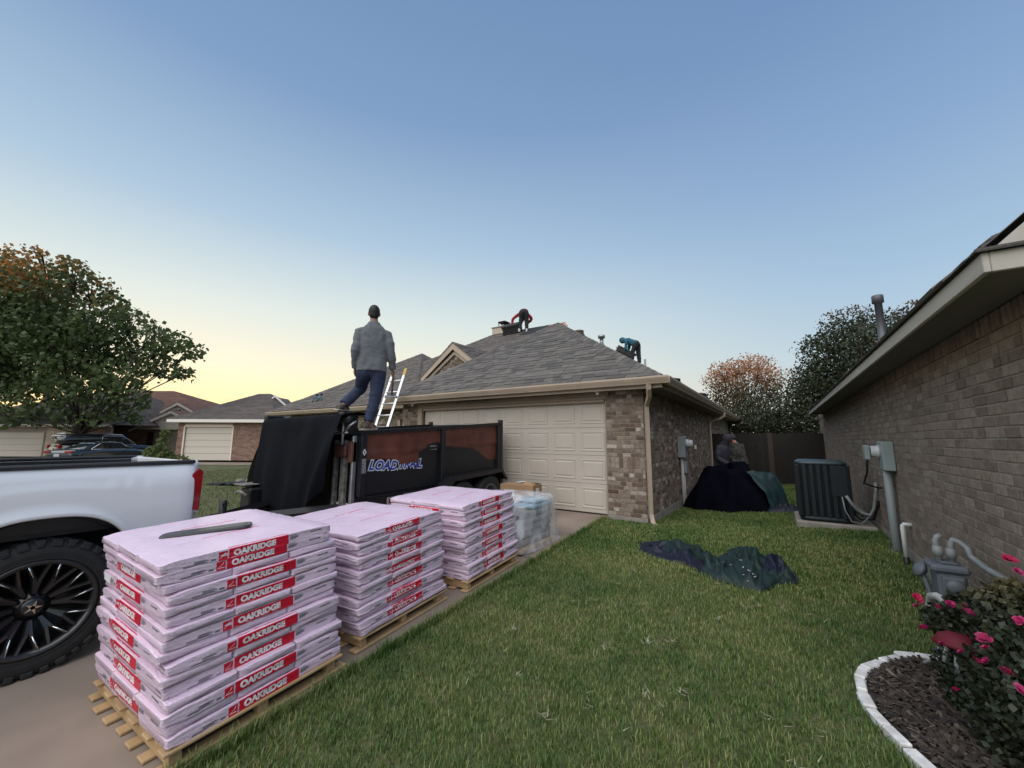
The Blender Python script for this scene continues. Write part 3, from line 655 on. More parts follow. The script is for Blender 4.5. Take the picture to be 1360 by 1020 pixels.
# fence at the end of the side yard
fence = empty('wood_fence', (-.3, 16, -.2), 'dark stained wooden privacy fence between the two houses', 'fence')
FW = mat('dark_fence_wood', (.020,.015,.012), .9, pal=[(.008,.006,.005),(.013,.010,.008),(.010,.0075,.006),(.016,.012,.010)], noise_amt=.35, scale=9, stretch=(4,4,.5))
x = WX+.01; k = 0; rnd = random.Random(4)
while x < NX-.02:
    w = .14; m = MB(); zt = 1.62+rnd.uniform(-.02,.015); zb = gz(x,16)+.02
    m.prism([(0,zb),(w-.001,zb),(w-.001,zt-.03),(w-.035,zt),(.03,zt),(0,zt-.03)], 0, .018, M=frame((x,16+rnd.uniform(-.004,.004),0),(1,0,0),(0,0,1),(0,-1,0)))
    o = m.obj('fence_board', FW if abs(x+.25) > .07 else mat('pale_fence_wood', (.05,.038,.03), .9, (.035,.027,.021), 9, 4, stretch=(4,4,.5)), fence)
    if abs(x+.25) <= .07: o['label'] = 'paler brown fence board'
    x += w; k += 1
for z in (.1, .75, 1.4): m = MB(); m.box((WX+.02,16.004,z),(NX-.03,16.045,z+.09)); m.obj('rail', FW, fence)
for x in (-1.9, -.3, 1.1): m = MB(); m.box((x,16.046,-.4),(x+.09,16.136,1.6)); m.obj('post', FW, fence)
# ---------------------------------------------------------------- pallets of wrapped shingle bundles
def wrap_mat():
    """glossy pink film with diagonal pulls and creases"""
    m = mat('pink_wrap', (.88,.70,.83), .25, (.84,.65,.79), 5, 5, obj_space=True); n = m.node_tree.nodes; l = m.node_tree.links; b = n['Principled BSDF']
    tc = n.new('ShaderNodeTexCoord'); prev = None
    for k, (sc, rot, nsc, dist) in enumerate((((3,9,30), .5, 5, .010), ((6,24,90), -.35, 4, .006), ((1,1,1), 0, 70, .0016))):
        mp = n.new('ShaderNodeMapping'); mp.inputs['Scale'].default_value = sc; mp.inputs['Rotation'].default_value = (0, rot, rot*.4); l.new(tc.outputs['Object'], mp.inputs[0])
        nz = n.new('ShaderNodeTexNoise'); nz.inputs['Scale'].default_value = nsc; nz.inputs['Detail'].default_value = 3; nz.inputs['Distortion'].default_value = .8; l.new(mp.outputs[0], nz.inputs['Vector'])
        ab = n.new('ShaderNodeMath'); ab.operation = 'SUBTRACT'; ab.inputs[1].default_value = .5; l.new(nz.outputs['Fac'], ab.inputs[0]); a2 = n.new('ShaderNodeMath'); a2.operation = 'ABSOLUTE'; l.new(ab.outputs[0], a2.inputs[0])
        bp = n.new('ShaderNodeBump'); bp.inputs['Strength'].default_value = 1; bp.inputs['Distance'].default_value = dist; l.new(a2.outputs[0] if k < 2 else nz.outputs['Fac'], bp.inputs['Height'])
        if prev: l.new(prev, bp.inputs['Normal'])
        prev = bp.outputs[0]
    l.new(prev, b.inputs['Normal']); return m
PINK = wrap_mat()
RED = mat('red_label', (.62,.010,.040), .35, (.55,.008,.032), 12, 3)
LET = mat('white_lettering', (.82,.78,.80), .5)
GRYP = mat('grey_print', (.16,.14,.17), .6)
WOOD = mat('pallet_pine', (.50,.34,.18), .8, (.40,.26,.13), 6, 6, stretch=(1,1,1), bump=.0008, bscale=60)
BL, BW, BT = 1.0, .385, .0558
class Bundle:
    """wrapped bundle: a rounded, wrinkled, slightly sagging slab; surf() gives any point of its skin"""
    def __init__(s, seed, amp=1.0): s.o = Vector((seed*7.3, seed*3.1, seed*1.7)); s.amp = amp
    ring = None
    def prof(s, q):
        # perimeter parameter 0..4 : 0-1 bottom(-y>+y) 1-2 right(+y up) 2-3 top(+y>-y) 3-4 left(-y down)
        w, t = BW/2, BT/2; k = int(q) % 4; f = q-int(q); e = .005
        if k == 0: y, z = -w+2*w*f, -t
        elif k == 1: y, z = w, -t+2*t*f
        elif k == 2: y, z = w-2*w*f, t
        else: y, z = -w, t-2*t*f
        # round the corners
        y2 = max(-w+e, min(w-e, y)); z2 = max(-t+e, min(t-e, z)); d = Vector((y-y2, z-z2))
        n = d.normalized() if d.length > 1e-6 else Vector((0, 1 if z > 0 else -1)) if abs(z) > abs(y)*.1 else Vector((1 if y > 0 else -1, 0))
        if d.length > 1e-6: y, z = y2+n.x*e, z2+n.y*e
        return y, z, n
    def surf(s, u, q, off=0.0):
        y, z, n = s.prof(q); x = (u-.5)*BL
        a = noise.noise(Vector((x*5, y*9, z*14))+s.o); b = noise.noise(Vector((x*18, y*22, z*60))+s.o*2)
        c = noise.noise(Vector((x*7+z*90, y*3, z*30))+s.o*3)
        d = (.0022*a + .0026*b + .0034*c)*s.amp + .009*(s.amp-.7)*noise.noise(Vector((x*5+z*25, y*5, z*170))+s.o)*abs(n.x)
        end = max(0, abs(u-.5)-.42)/.08
        d -= .003*end*end; d += off; zf = 1.18-.36*min(1, max(0, (abs(u-.5)-.435)/.05))**.8
        sag = .004*noise.noise(Vector((x*2.2, y*3, 0))+s.o)*s.amp
        return Vector((x, y+n.x*d, z*zf+n.y*d+sag))
    def body(s):
        mb = MB(); us = [0,.02,.05,.1]+[.1+.8*k/20 for k in range(1,20)]+[.9,.95,.98,1]; qs = []
        for k in range(4):
            qs += [k+f for f in ((.0001,.018,.1,.25,.42,.58,.75,.9,.982) if k in (0,2) else (.0001,.1,.22,.34,.46,.58,.70,.82,.92))]
        rings = []
        for u in us: rings.append([s.surf(u, q) for q in qs])
        for e, d in ((0, -1), (1, 1)):
            r = rings[0 if e == 0 else -1]; c = sum(r, Vector())/len(r)
            cap = [c+(p-c)*.93+Vector((d*(.008+.005*noise.noise(p*30+s.o)), 0, 0)) for p in r]
            if e == 0: rings.insert(0, cap)
            else: rings.append(cap)
        mb.loft(rings); return mb
    def patch(s, u0, u1, q0, q1, off, nu=8, nq=5, mb=None):
        mb = mb or MB(); vs = [s.surf(u0+(u1-u0)*i/nu, q0+(q1-q0)*j/nq, off) for i in range(nu+1) for j in range(nq+1)]
        mb.add(vs, [(i*(nq+1)+j, (i+1)*(nq+1)+j, (i+1)*(nq+1)+j+1, i*(nq+1)+j+1) for i in range(nu) for j in range(nq)], smooth=True); return mb
VAR = []
for v in range(5):
    for amp in (1.0, 1.5):
        B = Bundle(v+1+amp*10, amp); d = {}
        d['body'] = B.body().mesh('wrapped_bundle', PINK)
        # the label is on the -y side (q 3..4) and folds a little over the top edge
        d['band'] = B.patch(.33, .69, 2.95, 3.985, .0016, 10, 9).mesh('label_band', RED)
        d['logo'] = B.patch(.275, .322, 3.16, 3.93, .0016, 2, 3).mesh('logo_patch', RED)
        fp = MB()
        def line(u0, u1, q): B.patch(u0, u1, q, q+.055, .0012, 3, 1, fp)
        for q, a, b in ((3.22,.70,.745),(3.34,.70,.76),(3.42,.70,.752),(3.5,.70,.758),(3.58,.70,.74),(3.30,.845,.92),(3.38,.845,.90),(3.7,.10,.155),(3.78,.10,.15)): line(a, b, q)
        B.patch(.905, .93, 3.28, 3.42, .0012, 2, 1, fp); B.patch(.235, .26, 3.62, 3.78, .0012, 2, 1, fp)
        for q, a, b in ((3.5,.15,.215),(3.58,.15,.225),(3.66,.15,.205),(3.74,.15,.22)): line(a, b, q)
        d['print'] = fp.mesh('fine_print', GRYP)
        tm = text_mesh('OAKRIDGE', .0500, LET, .0030)
        for vt in tm.vertices:
            x, y = vt.co.x*1.0, vt.co.y; q = 3.53 - y/BT*.80
            vt.co = B.surf(.48+x/BL, min(3.97, max(3.03, q)), .0030)
        tm.update(); d['text'] = tm
        lg = MB()     # a white swoosh over a bar on the little red square
        B.patch(.281, .316, 3.72, 3.755, .0026, 2, 1, lg)
        vs = []
        for i in range(6):
            t = i/5; u = .283+.030*t; q = 3.62-.36*t*t; vs += [B.surf(u, q, .0027), B.surf(u, q+.035+.02*t, .0027)]
        lg.add(vs, [(2*i, 2*i+2, 2*i+3, 2*i+1) for i in range(5)])
        d['mark'] = lg.mesh('logo_mark', LET)
        VAR.append(d)
ORD = ['top','second','third','fourth','fifth','sixth','seventh','eighth','ninth','tenth','eleventh','twelfth','thirteenth','fourteenth','fifteenth','sixteenth']
def bundle(v, M, label, group, mark):
    o = link('shingle_bundle', v['body'], None, M); tag(o, label, 'shingle bundle', group)
    if mark:
        b = link('label_band', v['band'], o, M); link('lettering', v['text'], b, M)
        c = link('logo_patch', v['logo'], o, M); link('logo_mark', v['mark'], c, M)
        tag(link('fine_print', v['print'], o, M), kind='stuff')
    return o
def pallet(ox, oy, yaw, lean, nl, first, which, wrinkle, wx, seed, twist=0.0, pitch=.0546):
    """ox,oy: near right foot; layers alternate along y (labels to the right) and along x (labels to the front)"""
    rnd = random.Random(seed); z0 = gz(ox-.5, oy+.5)+.004
    F = T(ox, oy, gz(ox-.5, oy)+.006) @ RZ(yaw) @ RX(math.atan(.0534))
    root = empty('wooden_pallet', F.translation, 'pale pine pallet carrying the %s stack of pink shingle bundles' % which, 'pallet', 'pallets along the lawn edge')
    def pc(name, a, b, ch=.004):
        m = MB(); m.box(a, b, ch=ch); m.obj(name, WOOD, root, F)
    L = 1.03
    # deck boards run across x, runners along y: seen from the right a long runner with blocks, from the front the board ends
    n = 7
    for k in range(n):
        xx = -wx+.0+k*(wx-.085)/(n-1); pc('deck_board', (xx,-.01-rnd.uniform(0,.03),0.0),(xx+.085,L+.04,.018))
    for y in (.03, .47, .93):
        pc('stringer', (-wx+.01,y,.019),(-.02,y+.06,.088))
    for k in range(n-1):
        xx = -wx+.02+k*(wx-.10)/(n-2)
        pc('deck_board', (xx,.0,.089),(xx+.09,L,.106))
    Wx = wx/3*1.0
    for i in range(nl):
        k = nl-1-i; z = .108+BT*.5+k*pitch; along = i in first
        jx, jy = rnd.uniform(-.020,.020), rnd.uniform(-.020,.020); lx = -lean*(k/nl); Fk = F @ T(lx,0,0) @ RZ(twist*k/nl)
        for q in range(3):
            v = VAR[rnd.randrange(5)*2 + (1 if wrinkle else 0)]
            if along:      # length along +y; label side (-y local) faces +x
                Ms = Fk @ T(jx-Wx*(q+.5), .5*L+jy+rnd.uniform(-.006,.006), z) @ RZ(R(90)+rnd.uniform(-.008,.008)) @ Matrix.Diagonal((1.0, Wx/BW, 1, 1))
                where = ('lawn side','middle','drive side')[q]; mark = (q == 0) or i == 0
            else:          # length along x; label faces the front
                Ms = Fk @ T(jx-wx*.5, (L/3)*(q+.5)+jy, z) @ RZ(rnd.uniform(-.008,.008)) @ Matrix.Diagonal((wx/BL*.985, (L/3)/BW, 1, 1))
                where = ('street side','middle','garage side')[q]; mark = q == 0
            lab = 'pink wrapped shingle bundle, %s, %s layer of the %s stack' % (where, ORD[i], which)
            bundle(v, Ms, lab, 'shingle bundles on the %s pallet' % which, mark)
    return F
F1 = pallet(-2.735, .915, .030, .19, 16, (0,1,3,5,7,9,11,13,15), 'nearest', False, 1.21, 1, -.045, .0568)
F2 = pallet(-2.83, 2.13, .05, .03, 14, (0,2,4,6,8,10,12), 'middle', True, 1.16, 2)
F3 = pallet(-2.80, 3.40, .035, .06, 14, (0,2,4,6,8,10,12), 'farthest', False, 1.12, 3)
# black flat cover lying on the nearest stack
CV = mat('black_rubber', (.028,.031,.030), .34, (.04,.043,.042), 30, 3, spec=.5)
m = MB(); pts = rr(-.27,-.075,.27,.075,.05,0,4)
m.loft([[Vector(p)*.97 for p in pts], [Vector((p[0],p[1],.006)) for p in pts], [Vector((p[0],p[1],.020)) for p in pts], [Vector((p[0]*.985,p[1]*.95,.026)) for p in pts]], smooth=False)
m.loft([[Vector((p[0]*.9,p[1]*.8,.0265)) for p in pts], [Vector((p[0]*.89,p[1]*.78,.029)) for p in pts]], smooth=False)
o = m.obj('black_cover', CV, None, T(-3.50, 1.285, .0) @ T(0,0,.700) @ RZ(R(58)) @ RX(R(2)) @ RY(R(-4.5)))
tag(o, 'flat black rounded cover lying on top of the nearest pink stack', 'cover')
# light-coloured sticker on a bundle's end
m = MB(); m.box((-.07,-.002,-.022),(.07,.0,.022)); o = m.obj('paper_sticker', WHITE, None, T(-3.93,.878,.42) @ RY(R(2))); tag(o, 'white paper sticker curling off the nearest stack of bundles', 'sticker')
# cling-wrapped pile behind the pallets
pile = empty('wrapped_pile', (-3.3, 5.15, gz(-3,5.15)), 'pile of blue and pink packs under loose clear plastic', 'wrapped pile')
PZ = gz(-3.3, 5.1)
BLUEP = mat('blue_pack', (.20,.36,.44), .45, (.25,.41,.49), 5, 3); GREYP = mat('grey_pack', (.30,.27,.27), .6, (.24,.21,.2), 9, 4)
m = MB()
for k in range(5): m.box((-3.92+random.uniform(-.02,.02),4.62,PZ+.06+k*.09),(-2.95+random.uniform(-.02,.02),5.55,PZ+.06+k*.09+.08), ch=.02)
m.obj('pack', GREYP, pile)
m = MB()
for k in range(2): m.box((-3.9,4.60,PZ+.43+k*.06),(-3.35,5.3,PZ+.43+k*.06+.055), ch=.02)
m.obj('pack', PINK, pile)
m = MB(); m.box((-3.32,5.0,PZ+.51),(-2.95,5.55,PZ+.57), ch=.02); m.box((-3.28,5.1,PZ+.575),(-2.98,5.5,PZ+.62), ch=.02); m.obj('blue_pack', BLUEP, pile)
m = MB(); m.box((-3.95,4.6,PZ),(-2.9,5.65,PZ+.05), ch=.01); m.obj('pallet_base', WOOD, pile)
def plastic_mat():
    m = bpy.data.materials.new('clear_plastic'); m.use_nodes = True; n = m.node_tree.nodes; l = m.node_tree.links; b = n['Principled BSDF']
    b.inputs['Base Color'].default_value = (.80,.83,.87,1); b.inputs['Roughness'].default_value = .16; b.inputs['Specular IOR Level'].default_value = .8
    tr = n.new('ShaderNodeBsdfTransparent'); mx = n.new('ShaderNodeMixShader'); nz = n.new('ShaderNodeTexNoise'); nz.inputs['Scale'].default_value = 3.5; nz.inputs['Distortion'].default_value = 1.5
    g = n.new('ShaderNodeNewGeometry'); l.new(g.outputs['Position'], nz.inputs['Vector']); mr = n.new('ShaderNodeMapRange')
    mr.inputs[1].default_value = .4; mr.inputs[2].default_value = .68; mr.inputs[3].default_value = .22; mr.inputs[4].default_value = .60; l.new(nz.outputs['Fac'], mr.inputs[0])
    l.new(mr.outputs[0], mx.inputs[0]); l.new(tr.outputs[0], mx.inputs[1]); l.new(b.outputs[0], mx.inputs[2]); l.new(mx.outputs[0], n['Material Output'].inputs[0]); return m
PLAS = plastic_mat()
vs = []; fs = []; NU, NV = 64, 26
for j_ in range(NV+1):
    t = j_/NV
    for i in range(NU):
        a = 2*math.pi*i/NU; ca, sa = math.cos(a), math.sin(a)
        k = (abs(ca)**6+abs(sa)**6)**(-1/6)
        if t < .3: s_ = t/.3; zz_ = .67+.02*math.sin(a*2)
        else: s_ = 1+.13*((t-.3)/.7)**1.5; zz_ = .67*(1-(t-.3)/.7)
        rx, ry = .53*s_*k, .55*s_*k
        P = Vector((-3.42+rx*ca, 5.13+ry*sa, PZ+.012+zz_))
        f = noise.noise(Vector((a*4.0, t*3, 1)))*.035+noise.noise(Vector((a*9, t*2.2, 5)))*.02
        w = .35 if t < .3 else 1
        if ca > .3 and sa < .2 and t < .55: zz_ -= .06
        P += Vector((ca, sa, .2))*f*w; P.z -= .10*max(0, -sa)*(1-t)+.05*max(0, ca)*(1-t); P.z = max(P.z, gz(P.x,P.y)+.012); vs.append(P)
for j_ in range(NV):
    for i in range(NU): i2 = (i+1) % NU; fs.append((j_*NU+i, j_*NU+i2, (j_+1)*NU+i2, (j_+1)*NU+i))
m = MB(); m.add(vs, fs, smooth=True); m.obj('plastic_sheet', PLAS, pile)
# cardboard box standing beyond the wrapped pile
CARD = mat('cardboard', (.36,.22,.12), .8, (.32,.19,.10), 3, 4)
bz = gz(-4.0, 6.25)+.006
crate = empty('packing_stand', (-4.0, 6.35, bz), 'low pallet of brown cartons behind the wrapped pile', 'pallet')
m = MB(); m.box((-4.4,6.1,bz),(-3.6,6.85,bz+.28), ch=.01); m.obj('carton_base', CARD, crate)
cb = empty('cardboard_box', (-4.0, 6.4, bz+.285), 'brown cardboard box with white labels and a torn top', 'box')
m = MB(); m.box((-.27,-.17,0),(.27,.2,.30), ch=.003); MX = T(-3.98,6.30,bz+.283) @ RZ(R(6)) @ Matrix.Diagonal((1.22,1.05,1.12,1)); m.obj('carton', CARD, cb, MX)
m = MB(); m.box((-.2,-.1725,.05),(-.03,-.1705,.22)); m.obj('paper_label', WHITE, cb, MX)
m = MB(); m.box((.2705,-.06,.10),(.2725,.07,.25)); m.obj('paper_label', WHITE, cb, MX)
m = MB(); m.box((.273,-.02,.135),(.2745,.04,.16)); m.obj('label_print', BLKP, cb, MX)
m = MB(); m.add([(-.27,-.16,.302),(.27,-.16,.302),(.25,.0,.315),(.1,.01,.345),(-.02,-.0,.32),(-.25,.0,.31)], [(0,1,2,3,4,5)]); m.add([(-.26,.2,.302),(.26,.2,.302),(.25,.03,.33),(-.24,.03,.31)], [(0,1,2,3)]); m.obj('flap', CARD, cb, MX)
m = MB(); m.add([(-.1,-.02,.318),(.05,-.06,.335),(.08,.06,.345),(-.06,.08,.33)], [(0,1,2,3)]); m.obj('torn_tape', WHITE, cb, MX)
# ---------------------------------------------------------------- white pickup backed towards the trailer
CARW = mat('white_car_paint', (.80,.82,.84), .22, coat=.6); CHR = mat('chrome', (.7,.7,.7), .12, metal=1.0)
TYRE = mat('tyre_rubber', (.016,.016,.017), .75, (.024,.023,.022), 14, 4); RIMB = mat('black_rim', (.013,.013,.0145), .28, coat=.5)
REDL = mat('red_lens', (.30,.010,.014), .12, (.22,.006,.01), 10, 2, coat=.5); DARKG = mat('dark_glass', (.010,.014,.017), .05, spec=.7)
GREYL = mat('grey_lens', (.30,.30,.31), .15)
def wheel(parent, c, r, w, rr_, out, lugs=34, spokes=12, fancy=True, rim_m=None, name='wheel'):
    """wheel: axis along x, out=+1/-1 is the outer side; tyre with tread blocks, rim and spokes as sub-parts"""
    root = empty(name, c); par(root, parent); M = T(*c) @ RY(R(90)*out); h = w/2
    m = MB(); m.lathe([(rr_,-h*.8),(rr_+.03,-h*.98),(r*.86,-h),(r*.95,-h*.9),(r*.985,-h*.7),(r*.985,h*.7),(r*.95,h*.9),(r*.86,h),(rr_+.04,h*.98),(rr_+.01,h*.93),(rr_-.005,h*.8),(rr_-.03,-h*.8)], 48, caps=False)
    if lugs:
        for k in range(lugs):
            a = 2*math.pi*k/lugs
            for sgn in (-1, 1):
                A = RZ(a+sgn*.035)
                m.box((r*.955,-.028,sgn*h*.42),(r+.003,.028,sgn*h*.97), ch=.006, M=A)
                m.box((r*.90,-.022 if k%2 else -.03,sgn*h*.90),(r*.975,.022 if k%2 else .03,sgn*h*1.035), ch=.006, M=A)
            m.box((r*.965,-.02,-h*.30),(r+.003,.02,h*.30), ch=.006, M=RZ(a+.09))
        for rad in (.80, .72): m.lathe([(r*rad,h*1.0),(r*rad+.006,h*1.012),(r*rad+.012,h*1.0)], 48, caps=False)
    m.obj('tyre', TYRE, root, M)
    m = MB(); rm = rim_m or RIMB
    m.lathe([(rr_+.012,h*.86),(rr_+.016,h*.97),(rr_+.004,h*.99),(rr_-.018,h*.93),(rr_-.035,h*.5),(rr_-.06,-h*.3),(.09,-h*.35),(.001,-h*.35)], 48, caps=False); m.obj('rim', rm, root, M)
    if fancy:
        m = MB(); m.lathe([(.001,h*.62),(.05,h*.62),(.062,h*.55),(.075,h*.35),(.115,h*.3),(.12,-h*.2)], 24); m.obj('hub', rm, root, M)
        m = MB()
        for k in range(5): m.prism([(.0,.012),(.05,.0),(.0,-.012)], h*.62, h*.66, M=RZ(2*math.pi*k/5+.3))
        m.obj('hub_star', CHR, root, M)
        for k in range(spokes):
            a = 2*math.pi*k/spokes
            m = MB()
            for sgn in (-1, 1):
                p0, p1, p2 = Vector((.10,.0,h*.35)), Vector((.19,sgn*.012,h*.62)), Vector((rr_-.012,sgn*.055,h*.80))
                m.tube([p0,p1,p2], [.022,.018,.014], n=6, smooth=False)
            # milled bright edge along one leg
            e0, e1 = Vector((.2,.016,h*.62+.019)), Vector((rr_-.018,.058,h*.80+.015)); m.tube([e0,e1], .0075, n=4, mi=1)
            m.obj('spoke', [rm, CHR], root, M @ RZ(a))
    return root
TX = -4.66
truck = empty('pickup_truck', (TX-.9, .69, gz(TX,.69)), 'white pickup truck with black spoked wheels beside the nearest pallet', 'pickup')
HUBY, HUBZ, WR = .66, .128, .482
# bed side: grid of columns, lower edge follows the wheel arch, slight crown and crease in section
def bedside(sx, x_out):
    ys = lin(-1.0, .02, 8) + lin(.10, 1.22, 40) + lin(1.27, 1.60, 7); zt = lambda y: 1.150+.010*(y-0)
    def zb(y):
        d = y-HUBY; ra = .555
        if abs(d) < ra: return max(.33, HUBZ+.095 + math.sqrt(max(0, 1-(abs(d)/ra)**2.6))*.56)
        return .34
    vs = []; nr = 14; fs = []
    for y in ys:
        b = zb(y); t_ = zt(y)
        for k in range(nr+1):
            z = b+(t_-b)*k/nr; w = (z-.3)/.85
            bul = .035*math.sin(min(1, max(0, w))*math.pi*.85) - .05*max(0, w-.86)/.14*max(0, w-.86)/.14 - (.012 if z > 1.00 else .0)
            flare = .028*max(0, 1-(z-b)/.07) if abs(y-HUBY) < .60 else 0
            tl = -.05*max(0, (y-1.50)/.10)**2
            vs.append((x_out+sx*(bul+flare+tl), y, z))
    n = nr+1
    for i in range(len(ys)-1):
        for k in range(nr): fs.append((i*n+k, (i+1)*n+k, (i+1)*n+k+1, i*n+k+1) if sx > 0 else (i*n+k, i*n+k+1, (i+1)*n+k+1, (i+1)*n+k))
    return vs, fs
for sx, xo in ((1, TX), (-1, TX-1.86)):
    vs, fs = bedside(sx, xo); m = MB(); m.add(vs, fs, smooth=True); bs = m.obj('bed_side', CARW, truck)
    sd_ = bs.modifiers.new('thick', 'SOLIDIFY'); sd_.thickness = .03; sd_.offset = -1
for a, b in ((TX-.09,TX-.012),(TX-1.85,TX-1.77)): m = MB(); m.box((a,-1.0,1.137),(b,1.56,1.172), ch=.012); m.obj('rail_cap', BLKP, truck)
m = MB(); m.box((TX-1.76,-.95,.62),(TX-.10,1.5,.66)); m.box((TX-1.76,-1.0,.66),(TX-.10,-.95,1.14)); m.box((TX-.10,-1.0,.66),(TX-.065,1.5,1.13)); m.box((TX-1.80,-1.0,.66),(TX-1.765,1.5,1.13)); m.obj('bed_floor', BLKP, truck)
for xo in (TX-.05, TX-1.42):
    m = MB()
    m.loft([[(xo-.32,HUBY+.52*math.cos(a),HUBZ+.12+.52*math.sin(a)) for a in lin(-.2,math.pi+.2,14)], [(xo,HUBY+.52*math.cos(a),HUBZ+.12+.52*math.sin(a)) for a in lin(-.2,math.pi+.2,14)]], cap=False, closed=False)
    m.box((xo-.36,HUBY-.6,.1),(xo-.33,HUBY+.6,.75))
    m.obj('wheel_well', mat('wheel_well_plastic', (.012,.012,.012), .85, (.02,.019,.018), 9, 4), truck)
m = MB(); m.box((TX-1.78,1.555,.62),(TX-.08,1.605,1.155), ch=.012); m.box((TX-1.6,1.606,.80),(TX-.3,1.612,.98), ch=.004); tg = m.obj('tailgate', CARW, truck)
m = MB(); m.box((TX-1.05,1.612,1.0),(TX-.85,1.63,1.05), ch=.006); m.obj('handle', BLKP, tg)
m = MB(); m.box((TX-1.85,1.60,.36),(TX-.02,1.72,.52), ch=.03); m.obj('bumper', CHR, truck)
for xo in (TX-.055, TX-1.865):
    m = MB(); m.prism([(1.50,.72),(1.612,.70),(1.618,1.06),(1.585,1.09),(1.535,1.04)], 0, .069, M=frame((xo,0,0),(0,1,0),(0,0,1),(1,0,0)), mi=0)
    m.prism([(1.50,.70),(1.612,.675),(1.612,.70),(1.50,.72)], 0, .067, M=frame((xo,0,0),(0,1,0),(0,0,1),(1,0,0)), mi=1); m.obj('tail_light', [REDL, GREYL], truck)
m = MB(); m.box((TX-1.5,-4.6,.18),(TX-1.3,1.5,.34)); m.box((TX-.56,-4.6,.18),(TX-.36,1.5,.34)); m.tube([(TX-1.6,HUBY,HUBZ),(TX-.2,HUBY,HUBZ)], .06); m.ball((TX-.93,HUBY,HUBZ), .15); m.box((TX-1.6,HUBY-.6,.28),(TX-.3,HUBY+.6,.33)); m.obj('chassis', BLKP, truck)
for hy in (HUBY, -3.0):
    wheel(truck, (TX-.135, hy, HUBZ-(.0 if hy > 0 else .19)), WR, .31, .325, 1); wheel(truck, (TX-1.73, hy, HUBZ-(.0 if hy > 0 else .19)), WR, .31, .325, -1)
# cab and bonnet, beyond the left edge of the picture
def ring_(y, hw, z0, z1, crown=.0): return [(TX-.93-hw,y,z0),(TX-.93+hw,y,z0),(TX-.93+hw*1.02,y,(z0+z1)/2),(TX-.93+hw*.97,y,z1-.03),(TX-.93,y,z1+crown),(TX-.93-hw*.97,y,z1-.03),(TX-.93-hw*1.02,y,(z0+z1)/2)]
m = MB(); m.loft([ring_(-1.04,.93,.30,1.10), ring_(-2.5,.93,.28,1.08), ring_(-2.9,.93,.55,1.05,.03), ring_(-3.9,.91,.5,1.0,.03), ring_(-4.15,.85,.2,.9,.02)])
m.loft([ring_(-1.06,.86,1.09,1.15), ring_(-1.16,.74,1.10,1.66,.03), ring_(-2.0,.74,1.10,1.70,.03), ring_(-2.45,.72,1.08,1.60,.02), ring_(-2.95,.80,1.05,1.09)])
m.obj('cab', CARW, truck)
for s_ in (1, -1):
    m = MB(); X_ = TX-.93+s_*.79; m.prism([(-1.3,1.16),(-1.35,1.58),(-2.3,1.58),(-2.72,1.16)] if s_ > 0 else [(-1.3,1.16),(-2.72,1.16),(-2.3,1.58),(-1.35,1.58)], 0, .012, M=frame((X_,0,0),(0,1,0),(0,0,1),(1,0,0))); m.obj('window', DARKG, truck)
# ---------------------------------------------------------------- dump trailer
BX, BY0, BY1 = -4.85, 3.50, 6.86
TRB = mat('black_trailer_paint', (.006,.0065,.009), .45, (.011,.011,.013), 4, 5, bump=.0006, bscale=40)
def rust_mat():
    m = bpy.data.materials.new('worn_trailer_paint'); m.use_nodes = True; n = m.node_tree.nodes; l = m.node_tree.links; b = n['Principled BSDF']
    at = n.new('ShaderNodeAttribute'); at.attribute_name = 'rust'; g = n.new('ShaderNodeNewGeometry'); nz = n.new('ShaderNodeTexNoise'); nz.inputs['Scale'].default_value = 9; nz.inputs['Detail'].default_value = 8
    l.new(g.outputs['Position'], nz.inputs['Vector']); ad = n.new('ShaderNodeMath'); ad.operation = 'MULTIPLY_ADD'; ad.inputs[1].default_value = .5; l.new(nz.outputs['Fac'], ad.inputs[0]); l.new(at.outputs['Fac'], ad.inputs[2])
    mr = n.new('ShaderNodeMapRange'); mr.inputs[1].default_value = .68; mr.inputs[2].default_value = .82; l.new(ad.outputs[0], mr.inputs[0])
    c2 = n.new('ShaderNodeTexNoise'); c2.inputs['Scale'].default_value = 3; c2.inputs['Detail'].default_value = 7; l.new(g.outputs['Position'], c2.inputs['Vector'])
    cr = n.new('ShaderNodeValToRGB'); e = cr.color_ramp.elements; e[0].position = .35; e[0].color = (.080,.021,.014,1); e[1].position = .68; e[1].color = (.175,.052,.030,1); l.new(c2.outputs['Fac'], cr.inputs[0])
    mx = n.new('ShaderNodeMix'); mx.data_type = 'RGBA'; mx.inputs[6].default_value = (.006,.0068,.010,1); l.new(mr.outputs[0], mx.inputs[0]); l.new(cr.outputs[0], mx.inputs[7]); l.new(mx.outputs[2], b.inputs['Base Color'])
    b.inputs['Roughness'].default_value = .5; return m
RUST = rust_mat()
trailer = empty('dump_trailer', (BX-1.05, 5.2, gz(-5.5,5.2)), 'black dump trailer with worn red brown sides in front of the garage door', 'trailer')
ztop = lambda y: 1.485+.0705*(y-3.5); zbot = lambda y: .60+.012*(y-3.5)
def edge(y):    # height above which the paint has worn to red brown
    P = [(3.5,1.07),(3.9,1.085),(4.25,1.06),(4.45,1.09),(4.62,1.17),(4.85,1.30),(5.05,1.335),(5.2,1.25),(5.5,1.24),(5.9,1.22),(6.2,1.14),(6.4,1.02),(6.6,.96),(6.9,1.0)]
    for (a, za), (b, zb_) in zip(P, P[1:]):
        if a <= y <= b: return za+(zb_-za)*(y-a)/(b-a)
    return 1.1
